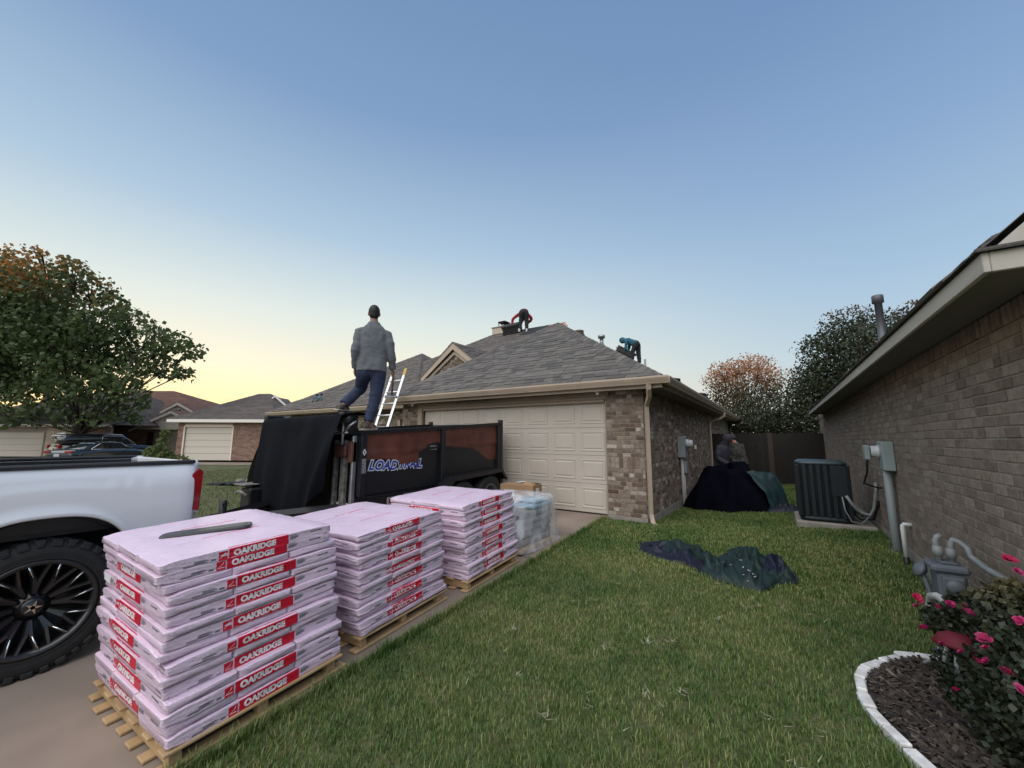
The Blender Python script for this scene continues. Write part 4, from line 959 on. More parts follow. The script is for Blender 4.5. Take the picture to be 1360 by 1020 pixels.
def side_panel(y0, y1, x, sx, ridge=True):
    ny, nz = int((y1-y0)/.045)+2, 24; vs = []; ru = []
    for i in range(ny+1):
        y = y0+(y1-y0)*i/ny; a, b = zbot(y), ztop(y)-.05
        for k in range(nz+1):
            t = k/nz; z = a+(b-a)*t; d = 0
            if .62 < t < .70: d = .028*(1-abs(t-.66)/.04)
            if .70 <= t: d = .006
            vs.append((x+sx*d, y, z)); ru.append(max(-1, min(1.2, (z-edge(y))*6+.5)))
    n = nz+1; fs = [(i*n+k,(i+1)*n+k,(i+1)*n+k+1,i*n+k+1) if sx > 0 else (i*n+k,i*n+k+1,(i+1)*n+k+1,(i+1)*n+k) for i in range(ny) for k in range(nz)]
    m = MB(); m.add(vs, fs, smooth=True); me = m.mesh('side_panel', RUST); at = me.attributes.new('rust', 'FLOAT', 'POINT'); at.data.foreach_set('value', ru); return link('side_panel', me, trailer)
for x, sx in ((BX-.03, 1), (BX-2.07, -1)):
    side_panel(BY0+.09, 5.10, x, sx); side_panel(5.19, BY1-.1, x, sx)
inner = MB()
for x in (BX-.06, BX-2.04): inner.prism([(BY0,zbot(BY0)),(BY1,zbot(BY1)),(BY1,ztop(BY1)-.05),(BY0,ztop(BY0)-.05)], -.012, .012, M=frame((x,0,0),(0,1,0),(0,0,1),(1,0,0)))
inner.box((BX-2.05,BY0,.58),(BX-.05,BY1,.66)); inner.box((BX-2.04,BY0+.01,.6),(BX-.06,BY0+.04,1.44)); inner.obj('box_liner', TRB, trailer)
for x0_, x1_ in ((BX-.075,BX+.008),(BX-2.10,BX-2.02)): m = MB(); m.prism([(BY0-.01,ztop(BY0)-.055),(BY1,ztop(BY1)-.055),(BY1,ztop(BY1)),(BY0-.01,ztop(BY0))], x0_, x1_, M=frame((0,0,0),(0,1,0),(0,0,1),(1,0,0))); m.obj('top_rail', TRB, trailer)
for y in (BY0+.0, 5.10, BY1-.1):
    for x in (BX-.045, BX-2.09):
        m = MB(); w_ = .09 if y != 5.10 else .085; m.box((x,y,zbot(y)-.02),(x+.075,y+w_,ztop(y)-.056), ch=.006); m.obj('side_post', TRB, trailer)
for x in (BX-.06, BX-2.10):
    m = MB(); m.box((x,BY1,.42),(x+.09,BY1+.07,ztop(BY1)+.06), ch=.006); m.box((x+.02,BY1+.071,.5),(x+.07,BY1+.13,.72), ch=.01); m.box((x+.02,BY1+.071,1.15),(x+.06,BY1+.11,1.25), ch=.01); m.obj('rear_post', TRB, trailer)
m = MB(); m.box((BX-2.0,BY1+.005,.6),(BX-.07,BY1+.05,ztop(BY1)-.02), ch=.01); m.obj('tailgate', TRB, trailer)
m = MB(); m.box((BX-.16,BY0,.44),(BX-.06,BY1,.575), ch=.008); m.box((BX-2.04,BY0,.44),(BX-1.94,BY1,.575), ch=.008)
for y in (3.6,4.3,5.0,5.7,6.4): m.box((BX-1.93,y,.46),(BX-.17,y+.07,.57))
m.obj('frame', TRB, trailer)
m = MB(); m.box((BX-.058,BY0+.02,.40),(BX-.03,4.75,.56), ch=.004); m.box((BX-.029,BY0+.02,.557),(BX-.006,4.9,.575), ch=.003); m.obj('running_rail', TRB, trailer)
m = MB()
for (a, b, z0_, z1_) in ((4.02,4.22,.40,.52),(4.33,4.53,.42,.545),(4.62,4.70,.44,.53)): m.box((BX-.029,a,z0_),(BX-.022,b,z1_))
for (a, b, z0_, z1_) in ((4.36,4.42,.46,.50),(4.05,4.1,.43,.49)): m.box((BX-.0215,a,z0_),(BX-.020,b,z1_), mi=1)
m.obj('sticker', [mat('pale_sticker', (.45,.45,.43), .5, (.25,.25,.24), 22, 4), REDL], trailer)
# front face: grimy ribs, corner hardware
GRIM = mat('grimy_rib', (.26,.245,.225), .85, (.11,.10,.09), 16, 7)
for k, (x, w_) in enumerate(((BX-.11,.05),(BX-.34,.10),(BX-.52,.06))):
    m = MB(); m.box((x,BY0-.075,.22),(x+w_,BY0-.005,1.36 if k else 1.42), ch=.012); m.obj('front_rib', GRIM if k else STEEL, trailer)
m = MB(); m.box((BX-.42,BY0-.13,1.12),(BX-.16,BY0-.08,1.30), ch=.03); m.box((BX-.14,BY0-.1,1.05),(BX-.06,BY0-.01,1.34), ch=.01); m.obj('front_bracket', mat('rust_bracket', (.15,.06,.04), .8, (.09,.035,.028), 10, 5), trailer)
m = MB(); m.box((BX-2.05,BY0-.06,.3),(BX-.6,BY0-.005,1.44)); m.obj('front_wall', TRB, trailer)
# tarp roller arm at the corner
m = MB(); m.box((BX-.40,BY0-.16,1.47),(BX-.12,BY0+.06,1.76), ch=.05); m.obj('roller_housing', mat('rusty_housing', (.055,.04,.032), .8, (.03,.025,.022), 9, 5), trailer)
m = MB(); m.tube([(BX-.5,BY0-.17,1.46),(BX-.06,BY0-.17,1.46)], .016); m.tube([(BX-.16,BY0-.18,1.3),(BX-.16,BY0-.18,1.66)], .02); m.tube([(BX-.16,BY0-.18,1.44),(BX-.02,BY0-.17,1.56),(BX+.02,BY0-.1,1.62)], .015); m.obj('crank', STEEL, trailer)
# tarp thrown over the roller at the front
TARP = mat('black_mesh_tarp', (.0055,.0065,.009), .95, (.008,.009,.012), 3, 5, bump=.001, bscale=260, spec=.1)
vs = []; fs = []; NU, NV = 46, 30
for i in range(NU+1):
    u = i/NU; x = -7.02+2.17*u
    for k in range(NV+1):
        t = k/NV
        if t < .22: s_ = t/.22; y = BY0+.15-.45*s_; z = 1.69+.03*u+.03*math.sin(s_*math.pi)-.02*s_
        else:
            s_ = (t-.22)/.78; y = BY0-.30-.10*math.sin(s_*2.2)+.02*s_; z = 1.67+.03*u-s_*(1.62-.62*max(0, u-.55)/.45*1.0)
        fold = noise.noise(Vector((x*3.2+t*.9, t*1.2, 2)))*.07*min(1, t*2)+.03*math.sin(x*9+t*4)*t
        xx = x + (.16*t*t*(.5-u) - .42*max(0, t-.35)*max(0, u-.35)*1.3)+noise.noise(Vector((x*2, t*4, 9)))*.03
        vs.append((xx, y-fold, max(z, gz(xx,y)+.01)))
for i in range(NU):
    for k in range(NV): a = i*(NV+1)+k; fs.append((a, a+1, a+NV+2, a+NV+1))
m = MB(); m.add(vs, fs, smooth=True); tp = m.obj('mesh_tarp', TARP)
tag(tp, 'black mesh tarp hanging over the front of the dump trailer', 'tarp')
m = MB(); m.tube([(-7.12,BY0-.14,1.615),(-4.88,BY0-.14,1.645)], .07, n=14); m.box((-7.14,BY0-.25,1.50),(-7.04,BY0+.05,1.76), ch=.02); m.obj('tarp_roller', TRB, trailer)
vs = []; fs = []
for i in range(13):
    u = i/12
    for k in range(15): t = k/14; vs.append((-7.12-.62*math.sin(t*1.9)*(1-.0*u)-.05*u, BY0-.16+.55*u, 1.60-1.3*t))
for i in range(12):
    for k in range(14): a = i*15+k; fs.append((a, a+1, a+16, a+15))
m = MB(); m.add(vs, fs, smooth=True); m.obj('side_netting', mat('worn_netting', (.028,.027,.022), .9, (.05,.047,.038), 5, 6), trailer)
# fenders, axles, wheels
for x in (BX-.005, BX-2.34):
    m = MB(); pf = [(4.93,.50),(5.18,.735),(6.62,.805),(6.80,.60)]
    P2 = pf+[(y, z-.02) for y, z in pf[::-1]]
    m.prism(P2, 0, .245, M=frame((x,0,0),(0,1,0),(0,0,1),(1,0,0))); pl = [(y, z) for y, z in pf]+[(6.78,.55),(6.60,.735),(5.22,.67),(5.0,.48)]
    m.prism(pl, .235, .25, M=frame((x,0,0),(0,1,0),(0,0,1),(1,0,0))); m.obj('fender', TRB, trailer)
for y in (5.50, 6.28):
    wheel(trailer, (BX+.11, y, gz(BX,y)+.375), .37, .2, .2, 1, lugs=0, fancy=False, rim_m=mat('grey_rim', (.12,.12,.12), .5)); wheel(trailer, (BX-2.21, y, gz(BX,y)+.375), .37, .2, .2, -1, lugs=0, fancy=False, rim_m=mat('grey_rim', (.12,.12,.12), .5))
# tongue, jack and coupler reaching to the truck
m = MB(); m.tube([(BX-.3,BY0,.42),(BX-1.0,2.1,.36)], .06, n=4, smooth=False); m.tube([(BX-1.8,BY0,.42),(BX-1.1,2.1,.36)], .06, n=4, smooth=False); m.box((BX-1.13,1.75,.3),(BX-.97,2.15,.42), ch=.02); m.obj('tongue', TRB, trailer)
m = MB(); m.tube([(BX-1.05,2.3,gz(-5.9,2.3)+.05),(BX-1.05,2.3,.6)], .045, n=10); m.box((BX-1.15,2.2,gz(-5.9,2.3)+.01),(BX-.95,2.4,gz(-5.9,2.3)+.03)); m.tube([(BX-1.05,2.3,.56),(BX-.9,2.25,.58)], .012); m.obj('jack', BLKP, trailer)
m = MB(); m.box((BX-2.15,2.95,.30),(BX-1.85,3.3,.62), ch=.02); m.obj('battery_box', TRB, trailer)
m = MB(); m.box((BX-2.32,2.9,.66),(BX-1.95,3.3,.675), ch=.004); m.tube([(BX-2.1,2.88,.56),(BX-1.95,2.86,.585),(BX-1.82,2.9,.53)], .02); m.obj('step_plate', GRIM, trailer)
# lettering on the side: blue italics with a white edge, worn away along its top right
BLUE = mat('blue_lettering', (.012,.035,.32), .4); LW = mat('white_edge', (.62,.64,.68), .5)
FL = frame((0,0,0),(0,1,.0),(0,0,1),(1,0,0))
def side_text(body, size, y, z, x, mt, off, shear=.25, sp=1.0, tilt=0.0, name='lettering'):
    me = text_mesh(body, size, mt, off, sp, shear); return link(name, me, trailer, frame((x,y,z),(0,math.cos(tilt),math.sin(tilt)),(0,-math.sin(tilt),math.cos(tilt)),(1,0,0)))
side_text('LOAD', .185, 3.925, .985, BX-.0240, LW, .020, tilt=-.05, sp=1.05); side_text('LOAD', .185, 3.925, .985, BX-.0220, BLUE, .004, tilt=-.05, sp=1.05)
side_text('TRAIL', .185, 4.44, .985, BX-.0240, LW, .020, tilt=-.03, sp=1.0); side_text('TRAIL', .185, 4.44, .985, BX-.0220, BLUE, .004, tilt=-.03, sp=1.0)
m = MB(); m.prism([(4.155,.97),(4.19,.89),(4.225,.97),(4.19,1.05)], 0, .002, M=frame((BX-.0245,0,0),(0,1,0),(0,0,1),(1,0,0))); m.prism([(4.168,.97),(4.19,.92),(4.212,.97),(4.19,1.02)], 0, .002, M=frame((BX-.0222,0,0),(0,1,0),(0,0,1),(1,0,0)), mi=1); m.obj('logo_diamond', [LW, BLKP], trailer)
# rust bloom that ate the top of the last letters
vs = []; fs = []; nb = 18
for i in range(nb+1):
    y = 4.21+.40*i/nb; zb_ = .985+.055*noise.noise(Vector((y*9,0,3)))+(.02 if y < 4.5 else .05*(y-4.5)*4); zt_ = edge(y)+.05
    vs += [(BX-.0195, y, min(zb_, zt_-.01)), (BX-.0195, y, zt_)]
fs = [(2*i,2*i+2,2*i+3,2*i+1) for i in range(nb)]
m = MB(); m.add(vs, fs); me = m.mesh('rust_bloom', RUST); at = me.attributes.new('rust', 'FLOAT', 'POINT'); at.data.foreach_set('value', [.62, .9]*(nb+1)); link('rust_bloom', me, trailer)
m = MB(); m.box((BX-.024,4.86,1.20),(BX-.018,5.02,1.265), ch=.002); m.obj('plate_sticker', mat('pale_sticker', (.45,.45,.43), .5), trailer)
m = MB(); X_ = BX+.0315; m.prism([(3.515,1.19),(3.547,1.14),(3.58,1.19),(3.547,1.24)], 0, .0015, M=frame((X_,0,0),(0,1,0),(0,0,1),(1,0,0))); m.prism([(3.515,.90),(3.58,.90),(3.58,1.10),(3.515,1.10)], 0, .0015, M=frame((X_,0,0),(0,1,0),(0,0,1),(1,0,0)), mi=1); m.prism([(3.535,1.19),(3.547,1.17),(3.56,1.19),(3.547,1.21)], .0016, .003, M=frame((X_,0,0),(0,1,0),(0,0,1),(1,0,0)), mi=2); m.obj('warning_sticker', [LW, mat('print_sticker', (.35,.35,.35), .5, (.05,.05,.05), 60, 2), BLKP], trailer)
# ---------------------------------------------------------------- ladder leaning on the eave
lad = empty('ladder', (-8.2, 6.0, 0), 'aluminium ladder with yellow tips leaning on the garage eave', 'ladder')
YEL = mat('yellow_plastic', (.62,.42,.06), .5)
def lp(x, t): b = Vector((x-.12, 5.85, .0)); return b + (Vector((x+.06, 6.70, 3.0))-b)*t
for x in (-8.22, -7.76):
    m = MB(); m.tube([lp(x, 0), lp(x, 1)], .042, n=4, smooth=False, sq=(.6,1.1)); m.obj('side_rail', ALU, lad)
    m = MB(); m.tube([lp(x, .985), lp(x, 1.045)], .047, n=4, smooth=False, sq=(.65,1.1)); m.obj('yellow_tip', YEL, lad)
for k in range(10):
    t = .06+k*.098; m = MB(); m.tube([lp(-8.22, t), lp(-7.76, t)], .021, n=8); m.obj('rung', ALU, lad)
# ---------------------------------------------------------------- parked cars down the street
def far(l, d, z): return Vector((.8333*l-.5528*d, .5528*l+.8333*d, z))
FARA = math.atan2(.5528, .8333)
def car(name, label, cat, l, d, ang, L, Wd, prof, glass, paint, wheel_r, z0, roofbar=False):
    """built facing +y (local), rear-right corner at the origin"""
    h = R(ang); hd = far(math.cos(h), math.sin(h), 0); yaw = math.atan2(hd.y, hd.x)-R(90); M = T(*far(l, d, z0)) @ RZ(yaw) @ T(-Wd/2, 0, 0)
    root = empty(name, M.translation, label, cat)
    # body: stations (y, bottom z, belt z, half width)
    rings = []
    for (y, zb_, zt_, hw) in prof:
        rings.append([(-hw*.93,y,zb_),(hw*.93,y,zb_),(hw,y,zb_+.18),(hw*1.0,y,zb_+(zt_-zb_)*.6),(hw*.95,y,zt_-.03),(hw*.6,y,zt_),(-hw*.6,y,zt_),(-hw*.95,y,zt_-.03),(-hw,y,zb_+(zt_-zb_)*.6),(-hw,y,zb_+.18)])
    m = MB(); m.loft(rings); 
    m.obj('body', paint, root, M)
    rg = []
    for (y, zt_, hw, zbelt) in glass['cab']: rg.append([(-hw*1.12,y,zbelt),(hw*1.12,y,zbelt),(hw,y,zt_-.06),(hw*.8,y,zt_),(-hw*.8,y,zt_),(-hw,y,zt_-.06)])
    m = MB(); m.loft(rg); m.obj('cabin', paint, root, M)
    for s_ in (1, -1):
        for P in glass['side']:
            vs = [(s_*(x+.012), y, z) for (x, y, z) in P]; b = MB(); b.add(vs, [tuple(range(len(vs))) if s_ > 0 else tuple(range(len(vs)))[::-1]]); w_ = b.obj('window', DARKG, root, M)
            w_.modifiers.new('t', 'SOLIDIFY').thickness = .015
        t_ = MB()
        for Pth in glass['trim']: t_.tube([(s_*(x+.02), y, z) for (x, y, z) in Pth], .018, n=5)
        t_.obj('window_trim', CHR, root, M)
    for P, nm in ((glass['rear'], 'rear_window'), (glass['front'], 'windscreen')): b = MB(); b.add(P, [tuple(range(len(P)))]); b.obj(nm, glass.get('rg', DARKG), root, M)
    for s_ in (1, -1):
        b = MB(); b.box(*[(s_*p[0], p[1], p[2]) for p in glass['tail']], ch=.02); b.obj('tail_light', glass.get('tl', REDL), root, M)
        b = MB(); b.box((s_*Wd*.5,glass['mir'][0],glass['mir'][1]),(s_*(Wd*.5+.17),glass['mir'][0]+.09,glass['mir'][1]+.14), ch=.03); b.obj('mirror', paint, root, M)
        for y in glass['wheels']: q = MB(); q.lathe([(.05,-.1),(wheel_r,-.1),(wheel_r*1.0,.1),(wheel_r*.7,.11),(wheel_r*.66,.09),(.001,.08)], 20); q.obj('wheel', TYRE, root, M @ T(s_*(Wd/2-.11),y,wheel_r) @ RY(R(90)*s_))
    b = MB(); b.box((-.17,glass['plate'][0]-.012,glass['plate'][1]),(.17,glass['plate'][0]+.01,glass['plate'][1]+.16)); b.obj('licence_plate', mat('plate_grey', (.4,.4,.42), .5), root, M)
    return root, M
BLK_P = mat('black_car_paint', (.010,.011,.013), .14, coat=.8); NAVY = mat('dark_teal_car_paint', (.012,.020,.024), .14, coat=.8)
WG = mat('pale_reflecting_glass', (.30,.36,.38), .08, spec=.8)
suv_g = dict(cab=[(.12,1.70,.78,1.12),(.35,1.86,.76,1.12),(2.0,1.91,.76,1.12),(3.2,1.86,.74,1.12),(3.95,1.2,.80,1.12)],
    side=[[(.80,.35,1.16),(.80,2.05,1.16),(.765,2.05,1.72),(.765,.45,1.70)],[(.80,2.15,1.16),(.80,3.25,1.16),(.76,3.1,1.72),(.765,2.15,1.74)],[(.80,3.32,1.16),(.81,3.9,1.17),(.77,3.35,1.66)]],
    trim=[[(.80,2.1,1.14),(.80,3.95,1.14)],[(.80,2.1,1.14),(.77,2.1,1.75),(.765,3.2,1.74),(.80,3.9,1.2)]],
    rear=[(-.72,.10,1.14),(.72,.10,1.14),(.68,.24,1.66),(-.68,.24,1.66)], front=[(.7,3.97,1.2),(-.7,3.97,1.2),(-.66,3.3,1.8),(.66,3.3,1.8)],
    tail=((.80,-.03,.92),(.99,.14,1.16)), mir=(3.55,1.14), wheels=(.95,4.1), plate=(-.02,.78))
suv, Ms_ = car('parked_suv', 'long black sport utility vehicle parked beyond the white pickup under the tree', 'car', -29.3, 26.0, 64, 5.5, 2.0,
    [(.0,.45,.95,.9),(.06,.4,1.14,.98),(1.0,.35,1.16,1.0),(3.9,.35,1.16,1.0),(4.2,.38,1.10,.98),(5.3,.42,1.02,.92),(5.5,.5,.85,.82)], suv_g, BLK_P, .39, -.27)
b = MB(); b.tube([(-.66,.3,1.90),(.66,.3,1.90)], .05); b.box((-.74,.06,1.70),(.74,.34,1.80), ch=.03); b.obj('roof_spoiler', mat('pale_spoiler', (.5,.5,.5), .3), suv, Ms_)
sed_g = dict(cab=[(.55,.92,.62,.88),(1.15,1.22,.58,.90),(1.9,1.40,.56,.92),(2.6,1.40,.56,.92),(3.2,1.20,.60,.92),(3.75,.92,.66,.90)],
    side=[[(.66,1.30,.95),(.66,2.2,.95),(.585,2.2,1.33),(.585,1.75,1.31)],[(.66,2.28,.95),(.68,3.35,.94),(.60,2.85,1.29),(.585,2.28,1.33)]],
    trim=[[(.655,1.15,.93),(.60,1.75,1.345),(.59,2.3,1.36),(.61,2.9,1.30),(.68,3.45,.95)],[(.665,1.15,.93),(.69,3.45,.93)]],
    rear=[(-.56,.62,.95),(.56,.62,.95),(.50,1.50,1.315),(-.50,1.50,1.315)], rg=WG, front=[(.58,3.7,.96),(-.58,3.7,.96),(-.52,2.75,1.37),(.52,2.75,1.37)],
    tail=((.46,-.03,.74),(.88,.16,.87)), mir=(3.1,.92), wheels=(1.0,3.9), plate=(-.02,.55))
car('parked_sedan', 'low dark sedan with bright window trim parked in front of the black sport utility vehicle', 'car', -25.1, 23.0, 86, 4.9, 1.85,
    [(.0,.35,.74,.82),(.05,.3,.92,.9),(.6,.25,.96,.925),(1.5,.25,.95,.925),(3.7,.25,.93,.925),(4.5,.28,.82,.88),(4.85,.36,.66,.74)], sed_g, NAVY, .34, -.27)
# ---------------------------------------------------------------- people
SKIN = mat('skin', (.30,.16,.11), .6); HAIR = mat('dark_hair', (.010,.008,.008), .6)
def V3(*a): return Vector(a)
def limb(mb, pts, rad, n=10, sub=4, wr=0.0, seed=0):
    """smooth tapered tube through joints"""
    P = [Vector(p) for p in pts]; Q = []; Rr = []
    for i in range(len(P)-1):
        p0 = P[max(i-1,0)]; p1 = P[i]; p2 = P[i+1]; p3 = P[min(i+2,len(P)-1)]
        for k in range(sub):
            t = k/sub; lin_ = p1+(p2-p1)*t
            cr = .5*((2*p1)+(p2-p0)*t+(2*p0-5*p1+4*p2-p3)*t*t+(-p0+3*p1-3*p2+p3)*t**3)
            Q.append(lin_*.6+cr*.4); r_ = rad[i]+(rad[i+1]-rad[i])*t
            Rr.append(r_*(1+wr*noise.noise(Vector((t*3+i*2.7, seed, 1)))))
    Q.append(P[-1]); Rr.append(rad[-1]); mb.tube(Q, Rr, n)
def hand(mb, wrist, tip, side, spread, curl=.4, s=1.0):
    """palm and five fingers from the wrist towards tip; side = thumb direction"""
    w = Vector(wrist); d = (Vector(tip)-w).normalized(); sd = Vector(side); sd = (sd-d*sd.dot(d)).normalized(); pn = d.cross(sd)
    mb.ball((0,0,0), (.042*s,.022*s,.052*s), 10, M=frame(w+d*.045*s, sd, pn, d))
    for k, (o, ln) in enumerate(((.030,.075),(.010,.085),(-.010,.08),(-.030,.062))):
        b = w+d*.085*s+sd*o*s; q = b+d*ln*.5*s+pn*curl*.02*s; e = q+(d*(1-curl)+pn*curl*1.4).normalized()*ln*.5*s
        mb.tube([b-d*.02*s, b, q, e], [.0105*s,.010*s,.009*s,.0075*s], 6)
    b = w+d*.03*s+sd*.035*s; mb.tube([b, b+(sd+d*.6).normalized()*.04*s, b+(sd*.5+d*1.3).normalized()*.075*s], [.013*s,.011*s,.009*s], 6)
def face_head(mb, c, fwd, up, r=.105):
    f = Vector(fwd).normalized(); u = Vector(up); u = (u-f*u.dot(f)).normalized(); s = f.cross(u); M = frame(Vector(c), s, f, u)
    mb.ball((0,-.008,.012), (.077,.098,.105), 16, M=M); mb.ball((0,.02,-.055), (.056,.072,.062), 12, M=M)
    mb.tube([(0,.088,.012),(0,.112,-.022),(0,.098,-.03)], [.009,.015,.01], 6, M=M)
    for k in (1, -1): mb.ball((k*.078,-.008,-.008), (.012,.022,.034), 8, M=M); mb.ball((k*.03,.085,.012), (.016,.01,.009), 6, M=M)
    mb.tube([(-.025,.088,-.058),(0,.096,-.058),(.025,.088,-.058)], [.006,.009,.006], 6, M=M); return M
def person(label, J, cols, group=None, vox=.011, hair='short', hood=False, jacket_hem=.06, jr=1.0, wide=.20, name='person', legs=True):
    """J: joints (world). One continuous body; clothes and hair are its children"""
    cj, ct, cs = cols[:3]; body = MB()
    fwd, up = J['look'], J['up']; hm = face_head(body, J['head'], fwd, up)
    limb(body, [J['head']-Vector(up)*.06, J['neck'], J['chest']], [.055,.058,.10]); limb(body, [J['neck'], J['chest'], J['pelvis']], [.055,.085,.09])
    for s_ in 'LR':
        limb(body, [J['chest']*.3+J['sh'+s_]*.7, J['sh'+s_], J['el'+s_], J['ha'+s_]], [.045,.042,.034,.026])
        hand(body, J['ha'+s_], J['tip'+s_], J['look'] if 'thumb' not in J else J['thumb'], 1, J.get('curl',.5))
        limb(body, [J['pelvis'], J['hip'+s_], J['kn'+s_], J['an'+s_], J['toe'+s_]], [.075,.065,.045,.035,.030])
    me = remesh(body, vox, 2, [SKIN], 'person'); o = link(name, me); tag(o, label, 'person', group)
    # jacket: torso tapers from shoulders to hem, sleeves run into it
    jk = MB(); sv = (J['shR']-J['shL']); sw = sv.length/2; sn = sv.normalized(); sp = (J['pelvis']-J['neck']); spn = sp.normalized(); dp = spn.cross(sn).normalized()
    rings = []
    top = J['neck']
    for t, hw, dd in ((-.035,.065,.062),(.0,.085,.072),(.04,sw*.55,.085),(.12,sw*.86,.105),(.25,wide*.99,.125),(.45,wide*.97,.13),(.7,wide*.96,.13),(.9,wide*1.0,.135),(1.0+jacket_hem,wide*1.02,.14)):
        c = top+sp*t+J.get('bow', Vector())*math.sin(min(1, max(0, t))*math.pi); an = [2*math.pi*k/20 for k in range(20)]
        rings.append([c+sn*(hw*math.copysign(abs(math.cos(a))**.8, math.cos(a)))*jr+dp*(dd*math.copysign(abs(math.sin(a))**.85, math.sin(a)))*(1+.16*noise.noise(Vector((math.cos(a)*2.2,t*5+math.sin(a)*2,3)))) for a in an])
    jk.loft(rings)
    for s_ in 'LR':
        q = J['sh'+s_]*.72+J['chest']*.28
        limb(jk, [q, J['sh'+s_], J['el'+s_], J['ha'+s_]+(J['ha'+s_]-J['el'+s_]).normalized()*.0], [.070,.070*jr,.060*jr,.048], 12, 5, .22, 3 if s_ == 'L' else 5)
    if hood: jk.ball((0,-.012,.01), (.105,.125,.13), 14, M=hm); limb(jk, [J['head'], J['neck'], J['chest']], [.09,.10,.12])
    link('jacket', remesh(jk, vox, 3, [cj], 'jacket', .007, 2.0), o)
    if legs:
        tr = MB(); tr.ball((0,0,0), (.175,.125,.13), 14, M=frame(J['pelvis'], sn, dp, -spn))
        for s_ in 'LR': limb(tr, [J['pelvis']*.35+J['hip'+s_]*.65, J['hip'+s_], J['kn'+s_], J['an'+s_]+(J['kn'+s_]-J['an'+s_]).normalized()*.02], [.115,.112,.082,.070], 12, 6, .14, 7 if s_ == 'L' else 9)
        link('trousers', remesh(tr, vox, 3, [ct], 'trousers', .009, 7.0), o)
        for s_ in 'LR':
            sh_ = MB(); a, t_, h_ = J['an'+s_], J['toe'+s_], J['heel'+s_]
            limb(sh_, [h_+V3(0,0,.035), (h_+t_)/2+V3(0,0,.045), t_+V3(0,0,.032)], [.040,.046,.036], 10); limb(sh_, [h_*.7+t_*.3+V3(0,0,.04), a+V3(0,0,.02)], [.048,.05], 10)
            link('shoe', remesh(sh_, .009, 1, [cs], 'shoe'), o)
            so = MB(); d = (t_-h_).normalized(); sdv = d.cross(Vector((0,0,1))).normalized(); so.box((-.042,-.035,-.010),(.042,(t_-h_).length+.035,.016), M=frame(h_, sdv, d, sdv.cross(d)), ch=.012); so.obj('shoe_sole', cols[3] if len(cols) > 3 else BLKP, o)
    if hair == 'short' and not hood:
        hr = MB(); hr.ball((0,-.016,.024), (.083,.097,.106), 14, M=hm); hr.ball((0,-.045,-.03), (.070,.062,.06), 10, M=hm); link('hair', remesh(hr, .009, 1, [HAIR], 'hair'), o)
    elif hair == 'cap': hr = MB(); hr.ball((0,-.01,.03), (.086,.105,.09), 14, M=hm); hr.box((-.06,.06,.04),(.06,.17,.055), M=hm, ch=.006); link('cap', remesh(hr, .009, 1, [cols[4]], 'cap'), o)
    return o
# man on the trailer's front corner, back to us, a hammer in his right hand
GJ = mat('grey_fleece', (.132,.141,.150), .9, (.110,.119,.128), 14, 5, bump=.003, bscale=30, sheen=.2); NV_ = mat('navy_trousers', (.018,.028,.062), .8, (.024,.036,.075), 9, 5, bump=.003, bscale=18)
SHO = mat('brown_shoe', (.085,.065,.048), .7, (.12,.10,.08), 20, 4); SOLE = mat('pale_sole', (.40,.37,.31), .7)
zt0 = ztop(3.55)
ymn = 3.56
mf, ms = V3(-.79,.61,0), V3(.61,.79,0)
mo = lambda x, y, z, d=0: V3(x, y, z)+mf*d
J = dict(look=mf+V3(0,0,.02), up=V3(0,0,1), head=mo(-4.80,3.57,3.195), neck=mo(-4.78,3.562,3.04), chest=mo(-4.78,3.562,2.80), pelvis=mo(-4.778,3.563,2.37),
    shL=mo(-4.892,3.418,2.90), shR=mo(-4.664,3.706,2.90), elL=mo(-4.910,3.37,2.62,-.05), elR=mo(-4.61,3.752,2.63,-.03), haL=mo(-4.925,3.39,2.38,.06), haR=mo(-4.615,3.80,2.39,.04),
    tipL=mo(-4.93,3.40,2.2,.12), tipR=mo(-4.62,3.80,2.2,.06), hipL=mo(-4.835,3.49,2.32), hipR=mo(-4.72,3.64,2.32), knL=mo(-4.87,3.44,2.11,.30), knR=mo(-4.735,3.61,1.94,.05), anL=mo(-5.02,3.30,1.84), anR=mo(-4.81,3.57,1.60),
    toeL=mo(-5.08,3.42,1.765), heelL=mo(-5.02,3.22,1.765), toeR=mo(-4.875,3.74,1.513), heelR=mo(-4.84,3.50,1.503), thumb=V3(-.4,.5,-.1), curl=.75)
man = person('man in a grey fleece and navy trousers standing on the trailer corner with a hammer', J, (GJ, NV_, SHO, SOLE), vox=.010, wide=.197, jr=1.03)
ham = empty('hammer', (-4.62,3.82,2.25), 'long handled roofing hammer held in the right hand of the man on the trailer', 'hammer')
hx, hy = -4.625, 3.825
m = MB(); m.tube([(hx,hy,2.37),(hx-.005,hy,2.2),(hx-.015,hy,1.98)], [.017,.015,.013], 8); m.obj('handle', mat('hammer_handle', (.10,.055,.035), .6), ham)
m = MB(); MH = T(hx-.012,hy,1.983) @ RZ(math.atan2(.79,.61)); m.box((-.10,-.018,-.018),(.02,.018,.018), M=MH, ch=.006); m.tube([(.01,0,0),(.08,0,0)], [.014,.02], 8, M=MH); m.obj('head', STEEL, ham)
